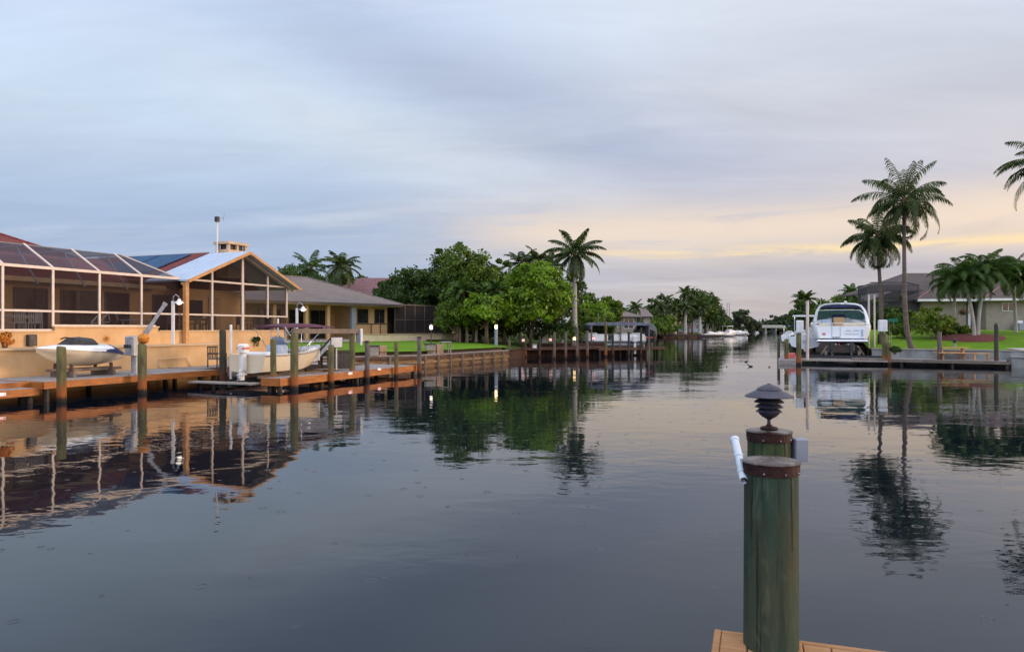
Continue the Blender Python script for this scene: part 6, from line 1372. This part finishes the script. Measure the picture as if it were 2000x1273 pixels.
# right bank
x, y = uvp(1571, 112); palm('bushy_palm', 'full dark palm standing left of the cruiser', x, y, 1.2, zat(586,112)-1.2, 131, 2.5, 34, 18, 0.7, (0.25,0.18), (0,0), 'palm_leaf', wid=0.10, elmin=-1.2)
x, y = uvp(1574, 108); tree('bank_tree', 'dark tree below the full palm left of the cruiser', 'tree', x, y, 1.2, zat(585,108)-1.2, 1.9, 2.9, 132, M['leaf_dark'], 0.2, 40, 4500, low=0.1, group='trees of the right bank')
x, y = uvp(1664, 96); palm('small_palm', 'bright green palm above the cruiser radar arch', x, y, 1.5, zat(572,96)-1.5, 133, 1.9, 22, 16, 0.55, (0.18,0.13), (0,0), 'palm_green', wid=0.08)
for u, v, D, rx, rz_, sd_, m_, lb in ((1640,580,100,3.0,2.2,134,'leaf_mid','mid green tree behind the cruiser windshield'), (1612,592,115,2.6,2.0,137,'leaf_mid','low green tree behind the cruiser bow'), (1668,570,98,1.4,2.8,138,'leaf_bright','bright tree between the cruiser and the tall dark cage'), (1742,578,68,1.9,2.1,135,'leaf_mid','dark leafy tree in front of the tall dark cage'), (1724,600,66,1.2,1.7,139,'leaf_dark','dark shrub tree behind the lift guide posts')):
    x, y = uvp(u, D); tree('bank_tree', lb, 'tree', x, y, 1.6, zat(v,D)-1.6, rx, rz_, sd_, M[m_], 0.16, 40, 5000, low=0.1, group='trees of the right bank')
# big coconut palms
x, y = uvp(1787, 48.9); palm('coconut_palm', 'tallest coconut palm with a trunk curving out of the right seawall', x, y, 0.9, zat(394,48.9)-0.9, 5, 3.4, 34, 46, 0.86, (0.18,0.11), (-0.05,0), 'palm_leaf', 'palm_trunk', wid=0.022, elmin=-0.65, elmax=1.54, nuts=9, dead=3, hang=1.5, droop=(0.7,2.3), base_lean=(0.70,0,9.0), bendp=1.0)
x, y = uvp(1722, 53); palm('coconut_palm', 'shorter coconut palm leaning over the right lift beside the tallest one', x, y, 1.1, zat(466,53)-1.1, 12, 3.0, 30, 46, 0.84, (0.18,0.11), (-0.35,0), 'palm_leaf', 'palm_trunk', wid=0.028, elmin=-0.7, elmax=1.35, nuts=6, dead=2, hang=1.5, droop=(1.0,2.2))
x, y = uvp(2052, 46); palm('coconut_palm', 'coconut palm at the right edge showing only drooping frond tips', x, y, 1.1, zat(322,46)-1.1, 17, 3.5, 30, 44, 0.78, (0.22,0.14), (0,0), 'palm_leaf', 'palm_trunk', wid=0.026, elmin=-1.0, hang=1.0, droop=(1.0,2.0))
for i, (ub, Db, ut, vt, cr_, lb) in enumerate(((1903,53.2,1884,552,3.0,'arching garden palm in the mulch bed, left trunk'), (1910,53.4,1926,538,3.1,'arching garden palm in the mulch bed, right trunk'), (1984,56,1976,540,3.0,'arching garden palm near the right edge'), (2030,54,2022,545,3.0,'arching garden palm cut by the right edge'), (1862,57,1866,558,2.5,'arching garden palm at the left end of the palm group'))):
    x, y = uvp(ub, Db); zb = ground_z(x, y)
    palm('garden_palm', lb, x, y, zb, zat(vt,Db)-zb, 20+i, cr_, 34, 38, 0.56, (0.14,0.10), ((ut-ub)/FPX*Db,0), 'palm_green' if i != 2 else 'palm_leaf', 'royal_trunk', group='arching garden palms by the tan house', wid=0.032, elmin=0.1, elmax=1.45, droop=(1.5,2.7), hang=0.8)
def rbush(u, v, h, rx, sd_, m_, lb, name='garden_shrub', lf=0.08, nl=2200):
    p = gp(u, v); bush(name, lb, 'shrub', p[0], p[1], p[2]-0.05, h, rx, sd_, M[m_], lf, nl)
rbush(1822, 662, 2.2, 1.25, 141, 'leaf_yellow', 'tall yellow green shrub in front of the tan wall', lf=0.10, nl=2600)
rbush(1756, 660, 1.1, 0.75, 142, 'leaf_mid', 'round clipped shrub left of the curved palm trunk')
rbush(1842, 655, 0.75, 0.6, 143, 'leaf_yellow', 'low yellow shrub at the foot of the tan wall')
rbush(1862, 652, 0.8, 0.7, 144, 'leaf_mid', 'low green shrub under the blue utility box')
rbush(1884, 652, 0.6, 0.5, 145, 'leaf_yellow', 'small yellow shrub left of the garden palms')
rbush(1748, 687, 0.35, 0.3, 146, 'leaf_dark', 'small dark plant on the lawn beside the lift')
hb = thing('hanging_basket', 'dark hanging basket with rusty leaves on the tan house corner', 'hanging basket', (*uvD(1882, 65), zat(612,65)))
mb = MB(); mb.lathe([(0.12,-0.1),(0.26,0.0),(0.3,0.16)], n=12); mb.build('pot', M['darkmetal'], hb, smooth='auto', local=True)
rg = np.random.default_rng(5); pp = rg.normal(size=(300,3))*np.array([0.2,0.18,0.15])+np.array([0,0,0.15]); leaf_mesh('foliage', pp, 0.07, M['crownshaft'], rg, hb)
mb = MB(); mb.path([(0,0,0.1),(0,0,1.55)], 0.012, 5); mb.build('chain', M['darkmetal'], hb, local=True)

# ================================================================== FOREGROUND
FD = Frame(1.23, 4.2, math.atan2(-0.29, 0.85))
nd = thing('near_dock', 'corner of the honey brown plank dock at the photographer\'s feet', 'dock', FD(0.5, -0.5, 0), FD.a)
ztop = 0.636
for i in range(16):
    mb = MB(); a = i*0.146; mb.bbox((a,-4.4,ztop-0.038), (a+0.14,-0.042,ztop+random.Random(i).uniform(-0.003,0.003)), FD, b=0.005); mb.build('deck_plank', M['neardeck'], nd)
mb = MB(); mb.bbox((0.0,-0.038,ztop-0.2), (2.4,0.0,ztop+0.002), FD, b=0.004); mb.build('edge_board', M['neardeck'], nd)
mb = MB(); mb.bbox((-0.042,-4.4,ztop-0.2), (-0.003,0.0,ztop+0.003), FD, b=0.004); mb.build('edge_board', M['neardeck'], nd)
mb = MB()
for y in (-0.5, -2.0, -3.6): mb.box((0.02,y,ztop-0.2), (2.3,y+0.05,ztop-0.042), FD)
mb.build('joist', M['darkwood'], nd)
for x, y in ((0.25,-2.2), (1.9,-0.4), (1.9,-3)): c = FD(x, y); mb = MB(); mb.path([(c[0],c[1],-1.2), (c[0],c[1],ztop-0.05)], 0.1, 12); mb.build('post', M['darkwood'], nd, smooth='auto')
def big_piling(u, D, vtop, r, m, label, holes):
    x, y = uvD(u, D); zt_ = zat(vtop, D); zb = -1.5; H = zt_-zb; n = 40
    t = thing('piling', label, 'piling', (x, y, zb), 0, 'tall capped pilings of the near dock')
    mb = MB(); rg_ = random.Random(int(u)); rows = 26
    for i in range(rows):
        f = i/(rows-1); z = f*H
        for k_ in range(n):
            a = 2*math.pi*k_/n; rr = (r*1.06-(r*0.08)*f)*(1+0.012*mnoise.noise(Vector((math.cos(a)*2, math.sin(a)*2, z*0.8)))+0.006*mnoise.noise(Vector((math.cos(a)*9, math.sin(a)*9, z*0.7)))); mb.v.append((rr*math.cos(a), rr*math.sin(a), z))
    for i in range(rows-1):
        for k_ in range(n): q = i*n+k_; mb.f.append((q, i*n+(k_+1) % n, (i+1)*n+(k_+1) % n, q+n))
    mb.f.append(tuple((rows-1)*n+k_ for k_ in range(n))); mb.build('pole', M[m], t, smooth='auto', local=True)
    c = MB(); R0 = r*1.035; c.lathe([(R0-0.004,H-0.062),(R0,H-0.060),(R0+0.001,H-0.004)], n=n); c.f = c.f[:-2]; c.build('cap_band', M['rust'], t, smooth='auto', local=True)
    c = MB(); c.lathe([(R0+0.004,H-0.004),(R0+0.006,H+0.002),(R0-0.002,H+0.008),(r*0.8,H+0.012),(r*0.3,H+0.016),(0.002,H+0.02)], n=n); c.build('cap_top', M['wetcap'], t, smooth='auto', local=True)
    for k_ in range(7):
        a = 2*math.pi*(k_+0.35+0.25*math.sin(k_*5.1))/7; mb = MB(); cx_, cy_ = (R0+0.003)*math.cos(a), (R0+0.003)*math.sin(a)
        mb.path([(cx_*0.98,cy_*0.98,H-0.045), (cx_*1.015,cy_*1.015,H-0.045)], [0.005,0.004], 8); mb.build('nail', M['steel'], t, local=True)
    # dark runs of tar below the cap
    for a, l_, w_ in ((-2.7,0.34,0.016), (-1.62,0.20,0.012), (-1.05,0.40,0.022), (-0.42,0.20,0.012), (-2.25,0.14,0.01)):
        mb = MB(); pts = []
        nn = 10; vs = []
        for i in range(nn+1):
            f = i/nn; z = H-0.06-l_*f; ww = w_*(1-f*0.75); ra = r*0.99+(r*0.08)*(1-z/H)+0.0025
            for sgn in (-1, 1): aa = a+sgn*ww/r/2*(1+0.2*math.sin(i*2.1)); vs.append((ra*math.cos(aa), ra*math.sin(aa), z))
        mb.add(vs, [(2*i, 2*i+1, 2*i+3, 2*i+2) for i in range(nn)]); mb.build('tar_run', M['tar'], t, local=True)
    return x, y, zt_
M['tar'] = mat('dark weep stain', (0.018,0.022,0.014), (0.028,0.03,0.02), 0.6, 20)
xn, yn, zn = big_piling(1506, 4.0, 901, 0.146, 'pile_near', 'thick green foreground piling with a wet rusty cap', True)
xr, yr, zr2 = big_piling(1502, 4.9, 842, 0.143, 'pile_rear', 'green piling just behind, carrying the pagoda lamp', True)
# pagoda lamp
pl_ = thing('pagoda_lamp', 'dark tiered pagoda lamp on top of the rear green piling', 'lamp', (xr, yr, zr2+0.018))
mb = MB(); mb.lathe([(0.058,0.0),(0.060,0.004),(0.052,0.012),(0.022,0.020),(0.015,0.032)], n=24); mb.build('foot', M['rust'], pl_, smooth='auto', local=True)
mb = MB(); mb.lathe([(0.012,0.030),(0.012,0.062),(0.020,0.068),(0.045,0.082),(0.066,0.102),(0.070,0.112),(0.064,0.113),(0.058,0.108),(0.02,0.10)], n=28); mb.build('bowl', M['lampmetal'], pl_, smooth='auto', local=True)
for i, (r_, z_) in enumerate(((0.086,0.118), (0.092,0.150), (0.098,0.184))):
    mb = MB(); mb.lathe([(r_,z_-0.004),(r_+0.001,z_),(r_*0.80,z_+0.016),(r_*0.55,z_+0.022),(r_*0.55,z_+0.017),(r_*0.78,z_+0.011)], n=28); mb.build('louvre', M['lampmetal'], pl_, smooth='auto', local=True)
mb = MB(); mb.lathe([(0.038,0.10),(0.040,0.12),(0.040,0.21),(0.036,0.22)], n=16); mb.build('glass', M['bluecover'], pl_, smooth='auto', local=True)
for k_ in range(3): a = k_*2.094+0.5; mb = MB(); mb.path([(0.062*math.cos(a),0.062*math.sin(a),0.10), (0.062*math.cos(a),0.062*math.sin(a),0.225)], 0.004, 6); mb.build('rod', M['lampmetal'], pl_, local=True)
mb = MB(); mb.lathe([(0.10,0.214),(0.158,0.217),(0.161,0.221),(0.156,0.227),(0.085,0.262),(0.082,0.265),(0.084,0.268),(0.072,0.280),(0.035,0.298),(0.014,0.303),(0.010,0.308),(0.002,0.310)], n=40); mb.build('hood', M['lampmetal'], pl_, smooth='auto', local=True)
# grey junction box on the rear piling
jb = thing('junction_box', 'grey plastic junction box on the right side of the rear piling', 'electrical box', (xr+0.153, yr-0.03, zat(897,4.9)))
mb = MB(); mb.bbox((-0.005,-0.05,0.0), (0.085,0.05,0.152), b=0.008); mb.build('case', M['greybox'], jb, local=True)
mb = MB(); mb.bbox((-0.002,-0.058,0.004), (0.082,-0.0505,0.148), b=0.004); mb.build('lid', M['greybox'], jb, local=True)
mb = MB(); [mb.path([(x_,-0.0575,z_), (x_,-0.0605,z_)], 0.004, 8) for x_ in (0.008,0.072) for z_ in (0.016,0.136)]; mb.build('screw', M['steel'], jb, local=True)
mb = MB(); mb.path([(0.03,0,-0.25),(0.03,0,0.0)], 0.011, 8); mb.build('conduit', M['greybox'], jb, smooth=True, local=True) if False else None
# white rod holder on the near piling
A_ = Vector(P(1435, 858, 4.35)); B_ = Vector(P(1453, 938, 3.98)); d_ = (B_-A_)
rh = thing('rod_holder', 'pale pvc fishing rod holder tilted against the left side of the front piling', 'rod holder', tuple(B_))
mb = MB(); n_ = 24
def ring_tube(mb, a, b, ro, ri, n=20):
    a, b = Vector(a), Vector(b); d = (b-a).normalized(); u = d.cross(Vector((0,1,0.2))).normalized(); w = d.cross(u); o = len(mb.v)
    for p, r_ in ((a,ro),(b,ro),(b,ri),(a,ri)):
        for k_ in range(n): an = 2*math.pi*k_/n; mb.v.append(tuple(p+(u*math.cos(an)+w*math.sin(an))*r_))
    for j in range(4):
        for k_ in range(n): mb.f.append((o+j*n+k_, o+j*n+(k_+1) % n, o+((j+1) % 4)*n+(k_+1) % n, o+((j+1) % 4)*n+k_))
ring_tube(mb, A_, B_, 0.0235, 0.019); mb.build('tube', M['pvc'], rh, smooth='auto')
for f0, f1, rr_ in ((-0.005,0.06,0.0275), (0.40,0.47,0.0265), (0.77,0.85,0.0265)):
    mb = MB(); ring_tube(mb, A_+d_*f0, A_+d_*f1, rr_, 0.0236); mb.build('collar', M['pvc'], rh, smooth='auto')
mb = MB(); m1 = A_+d_*0.45; mb.path([m1, (m1+Vector((xn-0.14,yn,m1.z)))/2+Vector((0,0,-0.01)), Vector((xn-0.12,yn-0.02,m1.z-0.03))], 0.008, 6); m1 = A_+d_*0.8; mb.path([m1, Vector((xn-0.12,yn-0.02,m1.z))], 0.008, 6); mb.build('bracket', M['steel'], rh)
